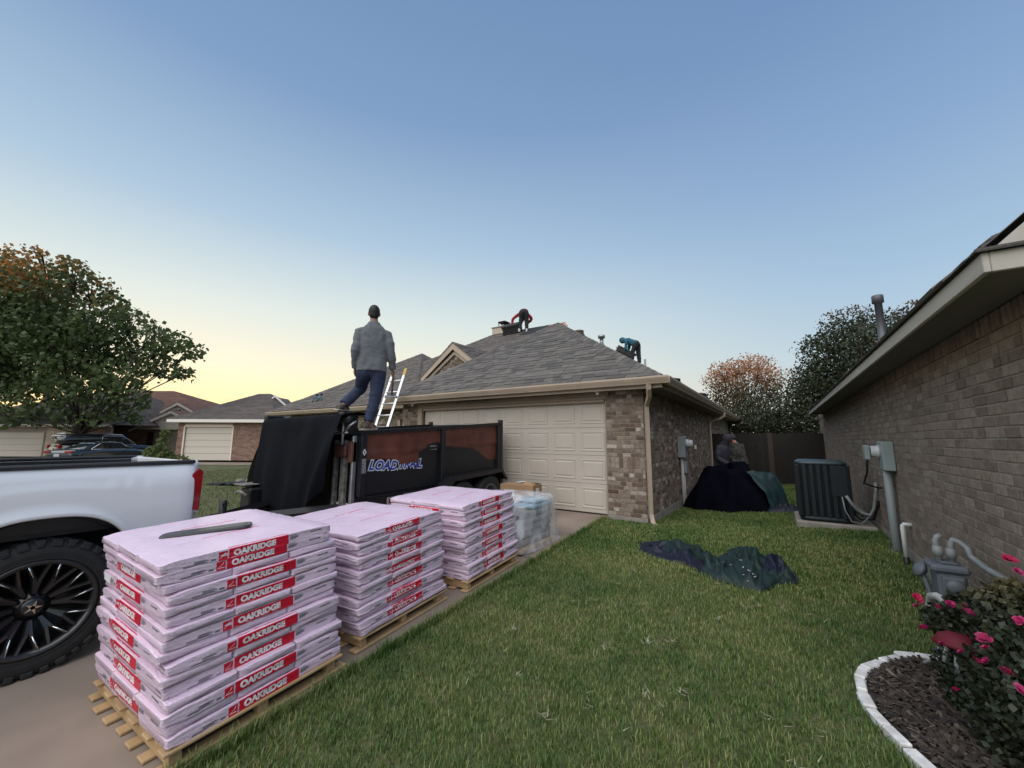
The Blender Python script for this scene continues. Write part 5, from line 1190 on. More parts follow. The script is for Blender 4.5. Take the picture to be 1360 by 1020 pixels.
# roofer in red bent double on the ridge
REDC = mat('red_hoodie', (.36,.012,.035), .85, (.28,.008,.025), 10, 4); CHAR = mat('charcoal_trousers', (.022,.023,.026), .85); SHW = mat('white_shoe', (.62,.60,.60), .6)
yr = 12.85; zr = lambda y: 2.41+.65*(y-8.06)+.035
b0 = V3(-8.0, yr, zr(yr))
rf_, rs_ = V3(-.53,.85,0), V3(.85,.53,0)
P_ = lambda a, b, c: b0+rf_*a+rs_*b+V3(0,0,c)
sl_ = lambda a: a*.85*.65
J = dict(look=V3(-.45,.6,-.8), up=V3(-.4,.6,.5), head=P_(.52,-.05,.66), neck=P_(.38,-.02,.80), chest=P_(.24,.0,.86), pelvis=P_(-.04,.02,.78),
    shL=P_(.30,-.21,.78), shR=P_(.30,.20,.78), elL=P_(.30,-.42,.60), elR=P_(.32,.34,.60), haL=P_(.28,-.46,.32), haR=P_(.44,.16,.46), tipL=P_(.28,-.46,.16), tipR=P_(.5,.05,.36),
    hipL=P_(-.04,-.08,.74), hipR=P_(-.04,.11,.74), knL=P_(.05,-.10,.42), knR=P_(.05,.13,.42), anL=P_(.02,-.16,.10), anR=P_(.02,.13,.10), toeL=P_(.18,-.17,.02+sl_(.18)), heelL=P_(-.05,-.16,.0), toeR=P_(.18,.14,.02+sl_(.18)), heelR=P_(-.05,.13,.0))
person('person in a red hoodie bent double on the roof ridge near the chimney', J, (REDC, CHAR, SHW, SHW), vox=.016, wide=.18, hood=True, jr=.95)
# roofer in teal bending over a bundle on the right slope
TEAL = mat('teal_jacket', (.025,.12,.17), .85, (.018,.095,.14), 10, 4); DK = mat('dark_trousers', (.016,.018,.020), .85)
yb = 15.0; xb = -4.36; b0 = V3(xb, yb, rz(xb)+.03)
sx_ = lambda dx: -px*dx
J = dict(look=V3(-.75,-.1,-.65), up=V3(-.55,0,.8), head=b0+V3(-.42,.0,.92), neck=b0+V3(-.28,.0,.90), chest=b0+V3(-.12,0,.88), pelvis=b0+V3(.12,0,.72),
    shL=b0+V3(-.20,-.19,.82), shR=b0+V3(-.20,.19,.84), elL=b0+V3(-.24,-.20,.56), elR=b0+V3(-.24,.18,.56), haL=b0+V3(-.34,-.12,.40), haR=b0+V3(-.36,.10,.42), tipL=b0+V3(-.4,-.06,.3), tipR=b0+V3(-.42,.06,.32),
    hipL=b0+V3(.12,-.09,.68), hipR=b0+V3(.14,.09,.68), knL=b0+V3(-.02,-.10,.38), knR=b0+V3(.16,.10,.36), anL=b0+V3(-.03,-.10,.09+sx_(-.03)), anR=b0+V3(.18,.10,.09+sx_(.18)), toeL=b0+V3(-.22,-.10,.02+sx_(-.22)), heelL=b0+V3(.01,-.10,sx_(.01)), toeR=b0+V3(.0,.10,.02+sx_(.0)), heelR=b0+V3(.22,.10,sx_(.22)))
person('person in a teal hooded jacket bending over a shingle bundle on the right roof slope', J, (TEAL, DK, DK), vox=.016, wide=.17, hood=True, jr=.9)
# shingle bundles carried up on the roof
BUND = mat('dark_bundle', (.030,.030,.030), .8, (.045,.042,.040), 14, 4)
for nm, lab, M_ in (('shingle_stack', 'dark stack of loose shingles leaning at the feet of the red roofer', T(-8.55,12.95,zr(12.95)+.0) @ RX(math.atan(.65)) @ RZ(.1)), ('shingle_stack', 'dark shingle bundle held up by the teal roofer on the slope', T(-4.78,15.0,rz(-4.78)+.02) @ RY(math.atan(.643)))):
    m = MB()
    n_ = 7
    for k in range(n_): m.box((-.36+random.uniform(-.03,.03),-.17+random.uniform(-.02,.02),.05*k),(.36+random.uniform(-.03,.03),.17+random.uniform(-.02,.02),.05*k+.046), ch=.008)
    tag(m.obj(nm, BUND, None, M_), lab, 'shingles', 'shingles carried up on the roof')
# two people standing in the shade behind the covered heap
HOOD = mat('grey_violet_hoodie', (.045,.040,.056), .9, (.034,.031,.044), 9, 4); CAMO = mat('camouflage_jacket', (.012,.012,.010), .9, (.055,.052,.043), 9, 3, lo=.48, hi=.52)
def standing(label, x, y, h, cols, look, hood, lean=0.0, hair='short'):
    g0 = gz(x, y); k = h/1.75; f = Vector((look[0], look[1], 0)).normalized(); s_ = Vector((f.y, -f.x, 0)); P = lambda a, b, c: V3(x, y, g0)+f*(a*k)+s_*(b*k)+V3(0,0,c*k)
    J = dict(look=Vector(look), up=V3(0,0,1), head=P(.10+lean,0,1.62), neck=P(.04+lean*.8,0,1.48), chest=P(.02+lean*.5,0,1.28), pelvis=P(0,0,.94), shL=P(.02+lean*.7,-.19,1.41), shR=P(.02+lean*.7,.19,1.41), elL=P(.06+lean*.5,-.27,1.12), elR=P(.06+lean*.5,.27,1.12),
        haL=P(.26+lean*.5,-.18,.98), haR=P(.26+lean*.5,.18,.98), tipL=P(.4,-.12,.9), tipR=P(.4,.12,.9), hipL=P(0,-.09,.90), hipR=P(0,.09,.90), knL=P(.03,-.11,.48), knR=P(.03,.11,.48), anL=P(-.02,-.12,.09), anR=P(-.02,.12,.09), toeL=P(.17,-.13,.0), toeR=P(.17,.13,.0), heelL=P(-.07,-.12,.0), heelR=P(-.07,.12,.0))
    return person(label, J, cols, vox=.014, hood=hood, wide=.21, hair=hair, jr=1.05)
standing('person in a grey violet hoodie standing by the garage side wall behind the black tarp', -1.24, 11.5, 1.66, (HOOD, DK, DK), (.55,-.3,-.45), True, .12)
standing('person in a camouflage jacket with back turned beside the one in the hoodie', -.82, 11.75, 1.66, (CAMO, DK, DK), (-.55,.35,-.55), False, .10)
# ---------------------------------------------------------------- houses across the way (built in the camera-independent frame turned by FARA)
FBR = mat('red_brown_brick', (.2,.12,.09), .9, pal=[(.20,.105,.075),(.26,.15,.11),(.17,.09,.065),(.31,.20,.15),(.23,.13,.095)], noise_amt=.15, scale=8)
FMO = mat('pale_mortar', (.36,.30,.25), .95); FDO = mat('far_door_paint', (.60,.54,.45), .6); FTR = mat('far_trim_paint', (.80,.74,.67), .6); FRF = mat('far_shingle', (.11,.088,.076), .95, pal=[(.11,.088,.076),(.135,.11,.095),(.095,.077,.068),(.12,.098,.085)], noise_amt=.2, scale=3)
FRW = mat('far_red_shingle', (.16,.082,.06), .95, pal=[(.16,.082,.06),(.19,.10,.07),(.14,.072,.054)], noise_amt=.2, scale=3)
STON = mat('pale_stone', (.5,.41,.3), .9, pal=[(.66,.55,.40),(.58,.47,.34),(.72,.61,.46),(.52,.43,.33)], noise_amt=.15, scale=6); SID = mat('cream_siding', (.80,.68,.56), .7)
def FM(l, d): return T(*far(l, d, 0)) @ RZ(FARA)      # local x to the right, y away, as seen from the garden
def far_bricks(parent, mt, M, x0, x1, y, z0, z1, course=.09, ln=.26, holes=()):
    rest = MB(); r_ = random.Random(int(x0*100)); z = z0; k = 0
    while z < z1-.03:
        x = x0-(ln/2 if k % 2 else 0)
        while x < x1:
            a, b = max(x0, x), min(x1, x+ln); c = (a+b)/2
            if b-a > .05 and not any(h[0]-.02 < c < h[1]+.02 and h[2]-.02 < z+course/2 < h[3]+.02 for h in holes):
                p = r_.uniform(.010,.02); rest.add([(a+.006,y-p,z+.006),(b-.006,y-p,z+.006),(b-.006,y-p,z+course-.006),(a+.006,y-p,z+course-.006)], [(0,1,2,3)], va=r_.random(), M=M)
            x += ln
        z += course; k += 1
    tag(rest.obj('bricks', mt, parent), kind='stuff')
def slats(parent, M, x0, x1, y, z0, z1, n, mt, name='door_section'):
    h = (z1-z0)/n
    for k in range(n): b = MB(); b.box((x0,y-.04,z0+k*h),(x1,y,z0+(k+1)*h-.02), ch=.012); b.obj(name, mt, parent, M)
def hip(parent, M, x0, x1, y0, y1, ze, zr_, rx0, rx1, ry, mt, th=.06, seed=3):
    """hip roof: eave rectangle, ridge from rx0 to rx1 at depth ry"""
    a, b, c, d = (x0,y0,ze), (x1,y0,ze), (x1,y1,ze), (x0,y1,ze); e, f = (rx0,ry,zr_), (rx1,ry,zr_)
    m = MB(); P = [[a,b,f,e],[b,c,f],[c,d,e,f],[d,a,e]]
    Pw = [[M @ Vector(p) for p in q] for q in P]
    for q in Pw: roof_slab(m, q, th)
    rf = m.obj('roof', mt, parent)
    for k in (0, 1, 3): lay_shingles(rf, Pw[k], mt, 0, expo=.3, seed=seed+k, widths=(.5,.7,.9), jit=.02, lift=.02)
    return rf
gz_h = -.12
# house R: hip roof over a single garage door
M = FM(-22.3, 27.2); hr_ = empty('brick_house', far(-21, 27.2, gz_h), 'brick house with a brown hip roof and one cream garage door beyond the lawn', 'house')
m = MB(); m.box((-.42,.0,gz_h),(.05,.2,2.5)); m.box((3.3,.0,gz_h),(9.0,.2,2.5)); m.box((-.42,.21,gz_h),(-.22,12,2.5)); m.box((0.05,.0,2.15),(3.3,.2,2.5)); m.box((8.8,.21,gz_h),(9,12,2.5)); wl_ = m.obj('wall', FMO, hr_, M)
far_bricks(wl_, FBR, M, -.42, 0.05, 0, gz_h, 2.5); far_bricks(wl_, FBR, M, 3.3, 7.2, 0, gz_h, 2.5)
m = MB(); m.box((-.02,-.03,gz_h),(.06,.05,2.2)); m.box((3.29,-.03,gz_h),(3.37,.05,2.2)); m.box((.061,-.03,2.12),(3.289,.05,2.28)); m.obj('door_frame', SID, hr_, M)
gd = MB(); gd.box((.06,.12,gz_h),(3.29,.15,2.12)); gd = gd.obj('garage_door', FDO, hr_, M); slats(gd, M, .07, 3.28, .12, gz_h, 2.12, 5, FDO)
m = MB(); m.box((-.85,-.5,2.42),(9.4,-.46,2.62)); m.box((-.85,-.459,2.42),(9.4,.2,2.45)); m.box((-.85,-.45,2.451),(-.81,12,2.62)); m.obj('fascia', FTR, hr_, M)
hip(hr_, M, -.9, 6.4, -.5, 9.5, 2.62, 4.95, 1.7, 2.6, 5.0, FRF, seed=5)
hip(hr_, M, 1.0, 17.0, 3.0, 19.0, 2.62, 6.75, 7.0, 12.0, 11.0, FRF, seed=15)
hg = empty('gable', far(-19,30,3)); par(hg, hr_)
m = MB(); gx0 = 3.6
for s_ in (-1, 1): m.prism([(gx0,4.75),(gx0+s_*1.2,3.75),(gx0+s_*1.2,3.6),(gx0,4.58)] if s_ > 0 else [(gx0,4.75),(gx0,4.58),(gx0+s_*1.2,3.6),(gx0+s_*1.2,3.75)], 0, .05, M=M @ frame((0,4.0,0),(1,0,0),(0,0,1),(0,-1,0)))
m.obj('rake_board', FTR, hg)
m = MB(); m.prism([(gx0-1.1,3.5),(gx0+1.1,3.5),(gx0,4.6)], 0, -1.8, M=M @ frame((0,4.06,0),(1,0,0),(0,0,1),(0,-1,0))); m.obj('gable_wall', SHING2, hg)
# house M: two gables, stone front
M = FM(-33.0, 36.0); hm_ = empty('gabled_house', far(-31, 36, gz_h), 'cream house with two gables and a reddish roof half hidden by the tree', 'house')
m = MB(); m.box((-4,.0,gz_h),(5.5,.25,2.6)); m.box((-4,.26,gz_h),(-3.8,10,2.6)); wl_ = m.obj('wall', FMO, hm_, M)
far_bricks(wl_, STON, M, 1.3, 5.5, 0, gz_h, 2.6, .2, .4, holes=((3.1,4.6,.35,2.0),)); far_bricks(wl_, FBR, M, -4, 1.0, 0, gz_h, 2.6, holes=((.2,.9,gz_h,1.9),))
m = MB(); m.box((.25,-.06,gz_h),(.85,-.02,1.9), ch=.02); m.obj('front_door', mat('dark_red_door', (.06,.02,.02), .4), hm_, M)
w_ = MB(); w_.box((3.1,-.05,.35),(4.6,-.02,2.0)); w_ = w_.obj('window', WG, hm_, M)
for k in range(4): b = MB(); b.box((3.08+k*.49,-.075,.33),(3.13+k*.49,-.05,2.02)); b.obj('muntin', WHITE, w_, M)
for k in range(4): b = MB(); b.box((3.14,-.072,.35+k*.52),(4.55,-.051,.40+k*.52)); b.obj('muntin', WHITE, w_, M)
def gable(x0, x1, xa, ze, za, y, wallm, name):
    g_ = empty(name, far(-31, 36, 3)); par(g_, hm_)
    b = MB(); b.prism([(x0+.25,ze),(x1-.25,ze),(xa,za-.2)], 0, -3, M=M @ frame((0,y+.15,0),(1,0,0),(0,0,1),(0,-1,0))); gw = b.obj('gable_wall', wallm, g_)
    b = MB()
    for xe, s_ in ((x0,-1),(x1,1)): pp = [(xa,za),(xe,ze),(xe,ze-.24),(xa,za-.28)]; b.prism(pp if s_ > 0 else pp[::-1], 0, .10, M=M @ frame((0,y,0),(1,0,0),(0,0,1),(0,-1,0)))
    b.obj('rake_board', FTR, g_)
    b = MB()
    for xe, s_ in ((x0,-1),(x1,1)):
        q = [(xe,y-.1,ze+.02),(xa,y-.1,za+.02),(xa,y+4,za+.02),(xe,y+4,ze+.02)]; roof_slab(b, [M @ Vector(p) for p in (q if s_ < 0 else q[::-1])], .05)
    b.obj('roof', FRW, g_); return g_
gable(.1, 3.3, 1.65, 3.82, 4.70, 1.2, SID, 'upper_gable')
b = MB(); b.box((.35,1.3,2.6),(3.05,1.5,3.85)); b.obj('wall', SID, hm_, M)
b = MB(); b.box((1.3,1.27,3.3),(2.05,1.31,4.1)); uw = b.obj('window', WHITE, hm_, M)
for i in range(2):
    for k in range(3): b = MB(); b.box((1.38+i*.32,1.25,3.37+k*.23),(1.62+i*.32,1.269,3.55+k*.23)); b.obj('pane', DARKG, uw, M)
gable(-.6, 6.4, 2.94, 2.10, 3.78, -.9, SID, 'front_gable')
hip(hm_, M, -13, 7, -.4, 14, 2.6, 6.35, -7.5, -3.4, 6.5, FRW, seed=25)
m = MB(); m.box((-5,-.45,2.45),(.2,-.41,2.65)); m.obj('fascia', FTR, hm_, M)
# house L: wide double door on the far left
M = FM(-44.0, 31.5); hl_ = empty('brick_house', far(-38, 31.5, gz_h), 'house with a wide pale garage door behind the tree at the left edge', 'house')
m = MB(); m.box((-2,.0,gz_h),(12.4,.2,2.35)); wl_ = m.obj('wall', FMO, hl_, M); far_bricks(wl_, STON, M, 7.4, 9.3, 0, gz_h, 2.3, .2, .4); far_bricks(wl_, FBR, M, 9.3, 12.4, 0, gz_h, 2.3)
gd = MB(); gd.box((.0,-.03,gz_h),(7.3,-.001,1.75)); gd = gd.obj('garage_door', FDO, hl_, M); slats(gd, M, 0.02, 7.28, -.03, gz_h, 1.75, 4, FDO)
m = MB(); m.box((-2.4,-.5,2.2),(12.9,-.46,2.38)); m.obj('fascia', FTR, hl_, M)
hip(hl_, M, -3, 12.9, -.5, 14, 2.38, 5.6, 3, 8, 7, FRF, seed=35)
# drives and kerb patches across the way
def patch(name, pts, mt, off):
    b = MB(); n = 14
    vs = []; A, B_, C_, D_ = [Vector(p) for p in pts]
    for i in range(n+1):
        for k in range(n+1):
            p = A.lerp(B_, i/n).lerp(D_.lerp(C_, i/n), k/n); vs.append((p.x, p.y, gz(p.x, p.y)+off))
    b.add(vs, [(i*(n+1)+k, (i+1)*(n+1)+k, (i+1)*(n+1)+k+1, i*(n+1)+k+1) for i in range(n) for k in range(n)]); return tag(b.obj(name, mt), kind='structure')
patch('far_driveway', [far(-22.6,24.6,0), far(-15.5,24.6,0), far(-16.0,27.2,0), far(-22.8,27.2,0)], CONC, .02)
patch('street', [far(-62,18,0), far(-24.0,18,0), far(-24.5,31.4,0), far(-62,31.4,0)], mat('pale_street', (.26,.22,.185), .9, (.30,.255,.21), .6, 6), .03)
# ---------------------------------------------------------------- trees and plants
def leaves(name, mt, parent, clumps, n, size, seed, tint=None, droop=.3, fold=True, shell=.55):
    """leaf-sized folded faces through clumps (centre, radii): va tone, ti second palette"""
    g = np.random.default_rng(seed); w = np.array([c[1][0]*c[1][1]*c[1][2] for c in clumps])**.75; w /= w.sum()
    idx = g.choice(len(clumps), n, p=w); C_ = np.array([c[0] for c in clumps])[idx]; Rr = np.array([c[1] for c in clumps])[idx]
    d = g.normal(size=(n,3)); d /= np.linalg.norm(d, axis=1)[:,None]; r_ = shell+(1-shell)*g.random(n)**.6; r_ *= 1+.22*g.normal(size=n)*.5
    P = C_+d*Rr*r_[:,None]
    # sub-clumping along twigs
    q = g.integers(0, n, n); s_ = g.random(n) < .65; tw = P[q]-P; m_ = np.linalg.norm(tw, axis=1) < (Rr.mean()*.30)
    P = np.where((s_ & m_)[:,None], P+tw*.7, P)
    a = g.normal(size=(n,3)); a[:,2] -= droop; a /= np.linalg.norm(a, axis=1)[:,None]; b = np.cross(a, g.normal(size=(n,3))); b /= np.linalg.norm(b, axis=1)[:,None]; c = np.cross(a, b)
    L = size*(.6+.8*g.random(n)); Wd = L*.42
    v0 = P-a*L[:,None]*.5; v1 = P+b*Wd[:,None]+c*(L*.10)[:,None]; v2 = P+a*L[:,None]*.5; v3 = P-b*Wd[:,None]+c*(L*.10)[:,None]
    V = np.stack([v0,v1,v2,v3], 1).reshape(-1,3); F = np.arange(n)[:,None]*4; F = np.concatenate([np.concatenate([F,F+1,F+2],1)[:,None], np.concatenate([F,F+2,F+3],1)[:,None]],1).reshape(-1,3)
    me = bpy.data.meshes.new(name); me.vertices.add(len(V)); me.vertices.foreach_set('co', V.astype(np.float32).ravel()); me.loops.add(F.size); me.loops.foreach_set('vertex_index', F.astype(np.int32).ravel())
    me.polygons.add(len(F)); me.polygons.foreach_set('loop_start', np.arange(0, F.size, 3, dtype=np.int32)); me.update(calc_edges=True)
    va = np.clip(g.random(n)*.75+.25*(C_[:,2]*3.7 % 1), 0, 1); at = me.attributes.new('va', 'FLOAT', 'FACE'); at.data.foreach_set('value', np.repeat(va, 2).astype(np.float32))
    if tint is not None:
        t = np.clip(tint(P)+g.normal(size=n)*.13, 0, 1); at = me.attributes.new('ti', 'FLOAT', 'FACE'); at.data.foreach_set('value', np.repeat(t, 2).astype(np.float32))
    me.materials.append(mt); return link(name, me, parent)
BARK = mat('bark', (.075,.058,.045), .95, (.045,.036,.03), 12, 6, stretch=(1,1,.25), bump=.006, bscale=40)
def limbs(base, clumps, r0, fork, seed, wob=.12, thin=.3):
    """trunk up to the fork, then one limb into each clump with a few twigs"""
    rnd = random.Random(seed); m = MB(); b = Vector(base); f = Vector(fork)
    m.tube([b-Vector((0,0,.25)), b+Vector((0,0,.05)), b.lerp(f,.4)+Vector((rnd.uniform(-.04,.04),rnd.uniform(-.04,.04),0)), f], [r0*1.5, r0*1.15, r0*.95, r0*.8], 10)
    for (c, rad) in clumps:
        c = Vector(c); mid = f.lerp(c, .5)+Vector((rnd.uniform(-wob,wob),rnd.uniform(-wob,wob),rnd.uniform(0,wob)))
        m.tube([f, mid, c], [r0*.55*thin*2, r0*.32*thin*2, r0*.14], 6)
        for k in range(5):
            d = Vector((rnd.gauss(0,1), rnd.gauss(0,1), rnd.gauss(.3,.7))).normalized(); e = c+Vector((d.x*rad[0],d.y*rad[1],d.z*rad[2]))*.95
            m.tube([mid.lerp(c,.7), c.lerp(e,.5)+Vector((0,0,.05)), e], [r0*.16, r0*.09, r0*.03], 4)
    return m
def crown_clumps(c, rad, n, seed, k=.42):
    rnd = random.Random(seed); out = []
    for i in range(n):
        th = i*2.399963+rnd.uniform(-.4,.4); u = 1-2*(i+.5)/n; s_ = math.sqrt(1-u*u); q = rnd.uniform(.52,.80)
        out.append(((c[0]+rad[0]*q*s_*math.cos(th), c[1]+rad[1]*q*s_*math.sin(th), c[2]+rad[2]*q*u), tuple(r_*k*rnd.uniform(.75,1.25) for r_ in rad)))
    out.append((tuple(c), tuple(r_*.5 for r_ in rad))); return out
# pear tree on the left, its top turning orange
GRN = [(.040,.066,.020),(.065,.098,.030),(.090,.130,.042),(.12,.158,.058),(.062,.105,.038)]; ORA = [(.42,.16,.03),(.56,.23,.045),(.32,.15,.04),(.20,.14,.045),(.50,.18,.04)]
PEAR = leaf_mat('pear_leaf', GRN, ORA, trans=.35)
tb = far(-30.7, 28.5, -.3); pear = empty('pear_tree', tb, 'leafy green tree with an orange top on the left behind the parked cars', 'tree')
rnd = random.Random(11); cl = []
for (a, b, r_) in [(-60,400,110),(-70,500,90),(0,405,80),(30,375,50),(66,352,30),(98,380,36),(130,405,30),(160,425,32),(192,442,26),(225,452,24),(247,468,20),(238,498,18),(212,490,26),(180,478,40),(130,462,55),(70,455,65),(10,480,75),(55,525,48),(120,520,42),(168,522,28),(188,538,14),(165,552,20),(130,556,22),(90,560,20),(40,558,24),(0,556,28),(184,560,11),(12,325,16),(52,337,12),(-20,350,50),(110,430,40),(150,500,36),(205,462,24),(90,500,45),(30,430,60)]:
    for q in range(2 if r_ < 60 else 3):
        d = 28.3+rnd.uniform(-2.4,2.4)*min(1, r_/40); m_ = r_*28.5/527; cl.append((tuple(far((a-680)/527*d, d, 1.38+d*(583.5-b)/532)), (m_*.76, m_*.76, m_*.64)))
limbs(tb, cl[::2], .26, far(-30.7,28.5,1.6), 3, .5, .22).obj('trunk', BARK, pear)
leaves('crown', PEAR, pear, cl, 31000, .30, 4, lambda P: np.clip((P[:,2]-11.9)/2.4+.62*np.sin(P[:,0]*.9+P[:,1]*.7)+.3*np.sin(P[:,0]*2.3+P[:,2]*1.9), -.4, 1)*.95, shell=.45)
# orange tree beyond the fence
g1 = [(.045,.050,.02),(.07,.068,.028),(.095,.08,.034),(.058,.055,.024)]; o1 = [(.52,.23,.11),(.62,.30,.15),(.44,.19,.09),(.58,.34,.2),(.38,.20,.10)]
OAK1 = leaf_mat('russet_leaf', g1, o1); tb = V3(-1.4, 28.0, -.3); ot = empty('russet_tree', tb, 'thin crowned tree with russet upper leaves beyond the wooden fence', 'tree')
cl = crown_clumps((-1.5,27.9,4.5), (2.7,2.5,2.7), 30, 7, .28)+[((-3.4,27,2.2),(1.2,1.2,1.0)),((-.2,26.5,2.0),(1.5,1.2,1.1)),((.8,27,2.6),(1.3,1.2,1.3))]; limbs(tb, cl, .12, (-1.4,28,1.6), 4).obj('trunk', BARK, ot)
leaves('crown', OAK1, ot, cl, 10500, .115, 5, lambda P: np.clip((P[:,2]-4.2)/1.3, 0, 1), shell=.3)
# dark evergreen oak behind the neighbour's roof
g2 = [(.016,.028,.010),(.028,.042,.015),(.038,.054,.020),(.022,.036,.014)]; o2 = [(.12,.07,.04),(.18,.10,.06),(.09,.06,.035)]
OAK2 = leaf_mat('evergreen_leaf', g2, o2, trans=.12); tb = V3(3.6, 23.5, -.3); et = empty('evergreen_tree', tb, 'dark dense evergreen tree rising behind the neighbouring roof', 'tree')
cl = crown_clumps((3.5,23.4,3.9), (3.0,3.0,3.1), 30, 9, .36)+[((6.0,24.5,5.6),(1.8,1.8,1.5)),((4.7,24,6.4),(1.4,1.3,.8)),((1.6,23.2,4.2),(1.0,1.0,1.1)),((.6,23.4,2.4),(1.3,1.2,1.5)),((-.8,24.0,1.9),(1.4,1.2,1.2)),((-2.2,25,1.6),(1.3,1.2,1.1)),((2.2,22.9,5.9),(.9,.9,.6)),((6.2,24.5,7.0),(1.6,1.5,.7)),((3.2,23.3,6.9),(1.2,1.1,.6)),((1.2,22.6,2.2),(1.1,1,1.0)),((-.4,23,1.4),(1.2,1,.9)),((2.0,22,1.6),(1.2,1,1.0)),((-1.6,23.4,1.2),(1.0,1,.8)),((-1.6,22.4,1.9),(2.0,.9,1.3)),((1.0,22.4,2.0),(2.0,.9,1.4)),((-.4,22.0,2.6),(1.4,.9,.9))]
limbs(tb, cl, .2, (3.6,23.5,1.9), 6).obj('trunk', BARK, et)
leaves('crown', OAK2, et, cl, 56000, .105, 6, lambda P: np.clip((P[:,2]-6.6)/1.2, 0, .8), shell=.35)
# sapling by the parked cars
SAP = leaf_mat('sapling_leaf', [(.07,.10,.025),(.11,.14,.04),(.15,.17,.05),(.09,.12,.035)]); tb = far(-14.1, 16.0, -.26)
sp_ = empty('sapling', tb, 'small yellow green sapling in front of the parked cars', 'sapling')
cl = [(tuple(far(-14.1,16,.75)), (.5,.45,.35)), (tuple(far(-13.75,16,.55)), (.4,.4,.25)), (tuple(far(-14.4,16,.5)), (.35,.35,.25)), (tuple(far(-13.95,16,1.15)), (.2,.2,.28)), (tuple(far(-13.85,16,1.55)), (.16,.16,.25)), (tuple(far(-13.3,16.2,.5)), (.3,.3,.22))]
limbs(tb, cl, .03, far(-14.1,16,.2), 6, .03).obj('stem', BARK, sp_); leaves('crown', SAP, sp_, cl, 1600, .10, 8)
sb = far(-33.9, 33, -.26); sh_ = empty('green_shrub', sb, 'round green shrub behind the parked black sport utility vehicle', 'shrub')
cl = [(tuple(far(-33.9,33,1.3)), (1.0,.9,.75)), (tuple(far(-33.2,33,1.0)), (.7,.7,.55))]; limbs(far(-33.9,33,-.26), cl, .05, far(-33.9,33,.3), 2).obj('stem', BARK, sh_); leaves('crown', SAP, sh_, cl, 1500, .16, 9)
# landscape cloth and rocks on the far lawn
def heap_sheet(name, f, nu, nv, mt, va=None):
    vs = [f(i/nu, k/nv) for i in range(nu+1) for k in range(nv+1)]; fs = [(i*(nv+1)+k, (i+1)*(nv+1)+k, (i+1)*(nv+1)+k+1, i*(nv+1)+k+1) for i in range(nu) for k in range(nv)]
    m = MB(); m.add(vs, fs, smooth=True); me = m.mesh(name, mt)
    if va: at = me.attributes.new('va', 'FLOAT', 'POINT'); at.data.foreach_set('value', [va(i/nu, k/nv) for i in range(nu+1) for k in range(nv+1)])
    return link(name, me)
def f_cloth(u, t):
    p = far(-10.9+1.9*u, 14.3+1.4*t*(.35+.65*u)-.5*u, 0); e = min(1, u*3)*min(1, (1-t)*3+.0)
    z = gz(p.x, p.y)+.03+.14*e*abs(noise.noise(Vector((u*5, t*4, 2)))); return Vector((p.x, p.y, z))
tag(heap_sheet('ground_cloth', f_cloth, 30, 14, mat('black_ground_cloth', (.014,.015,.018), .8)), 'black ground cloth lying on the left lawn by the trailer tongue', 'cloth')
ROCK = mat('grey_rock', (.22,.20,.18), .95, (.14,.125,.11), 9, 5, bump=.01, bscale=20)
for k in range(5):
    p = far(-10.0+k*.33, 15.0-.1*k+.1*(k % 2), 0); m = MB(); m.ball((0,0,0), (.2,.16,.11), 9); me = m.mesh('rock', ROCK)
    for v in me.vertices: v.co *= 1+.35*noise.noise(v.co*6+Vector((k*5,0,0)))
    tag(link('rock', me, None, T(p.x,p.y,gz(p.x,p.y)+.06)), '%s grey edging rock behind the black ground cloth on the left lawn' % ('leftmost','second from left','middle','second from right','rightmost')[k], 'rock', 'edging rocks on the left lawn')
# ---------------------------------------------------------------- flower bed on the right
EDGE = [(0.88, 4.19), (0.71, 4.165), (0.603, 4.08), (0.493, 3.955), (0.383, 3.8), (0.336, 3.63), (0.328, 3.48), (0.343, 3.33), (0.39, 3.19), (0.448, 3.05), (0.528, 2.88), (0.618, 2.7), (0.718, 2.5)]
def in_bed(x, y):
    if y > 4.17 or y < 2.2: return False
    for (a, ya), (b, yb_) in zip(EDGE[1:], EDGE[2:]):
        if yb_ <= y <= ya: return x > a+(b-a)*(y-ya)/(yb_-ya)
    return x > .72
MUL = mat('mulch', (.022,.017,.014), .95, (.05,.038,.03), 30, 6, bump=.012, bscale=70)
bxs = lin(.30, 1.23, 24); bys = lin(2.2, 4.2, 46)
tag(grid('mulch_bed', bxs, bys, .02, MUL, lambda x, y: gz(x, y)+.025*noise.noise(Vector((x*9,y*9,0))), skip=lambda x, y: not in_bed(x, y)), kind='structure')
g = np.random.default_rng(3); m = MB()
CH = mat('bark_chip', (.03,.023,.018), .95, pal=[(.030,.023,.018),(.050,.038,.030),(.018,.014,.012),(.075,.058,.045),(.04,.03,.024),(.15,.12,.095)], noise_amt=.2, scale=40)
for k in range(5200):
    x, y = g.uniform(.3,1.22), g.uniform(2.3,4.18)
    if not in_bed(x-.06, y) or y > 4.1: continue
    l_, w_ = g.uniform(.012,.045), g.uniform(.004,.011); Mx = T(x,y,gz(x,y)+.03+g.uniform(0,.02)) @ RZ(g.uniform(0,6.28)) @ RY(g.normal()*.35) @ RX(g.normal()*.4)
    m.box((-l_,-w_,-.002),(l_,w_,.003), M=Mx, va=float(g.random())*.9+.01 if g.random() < .97 else .99)
tag(m.obj('bark_chips', CH), kind='stuff')
PAV = mat('whitewashed_block', (.78,.77,.75), .85, (.55,.54,.52), 14, 6, bump=.003, bscale=60)
edg = empty('bed_edging', (.32,3.5,gz(.3,3.5)), 'curved edging of whitewashed blocks around the mulch bed', 'edging')
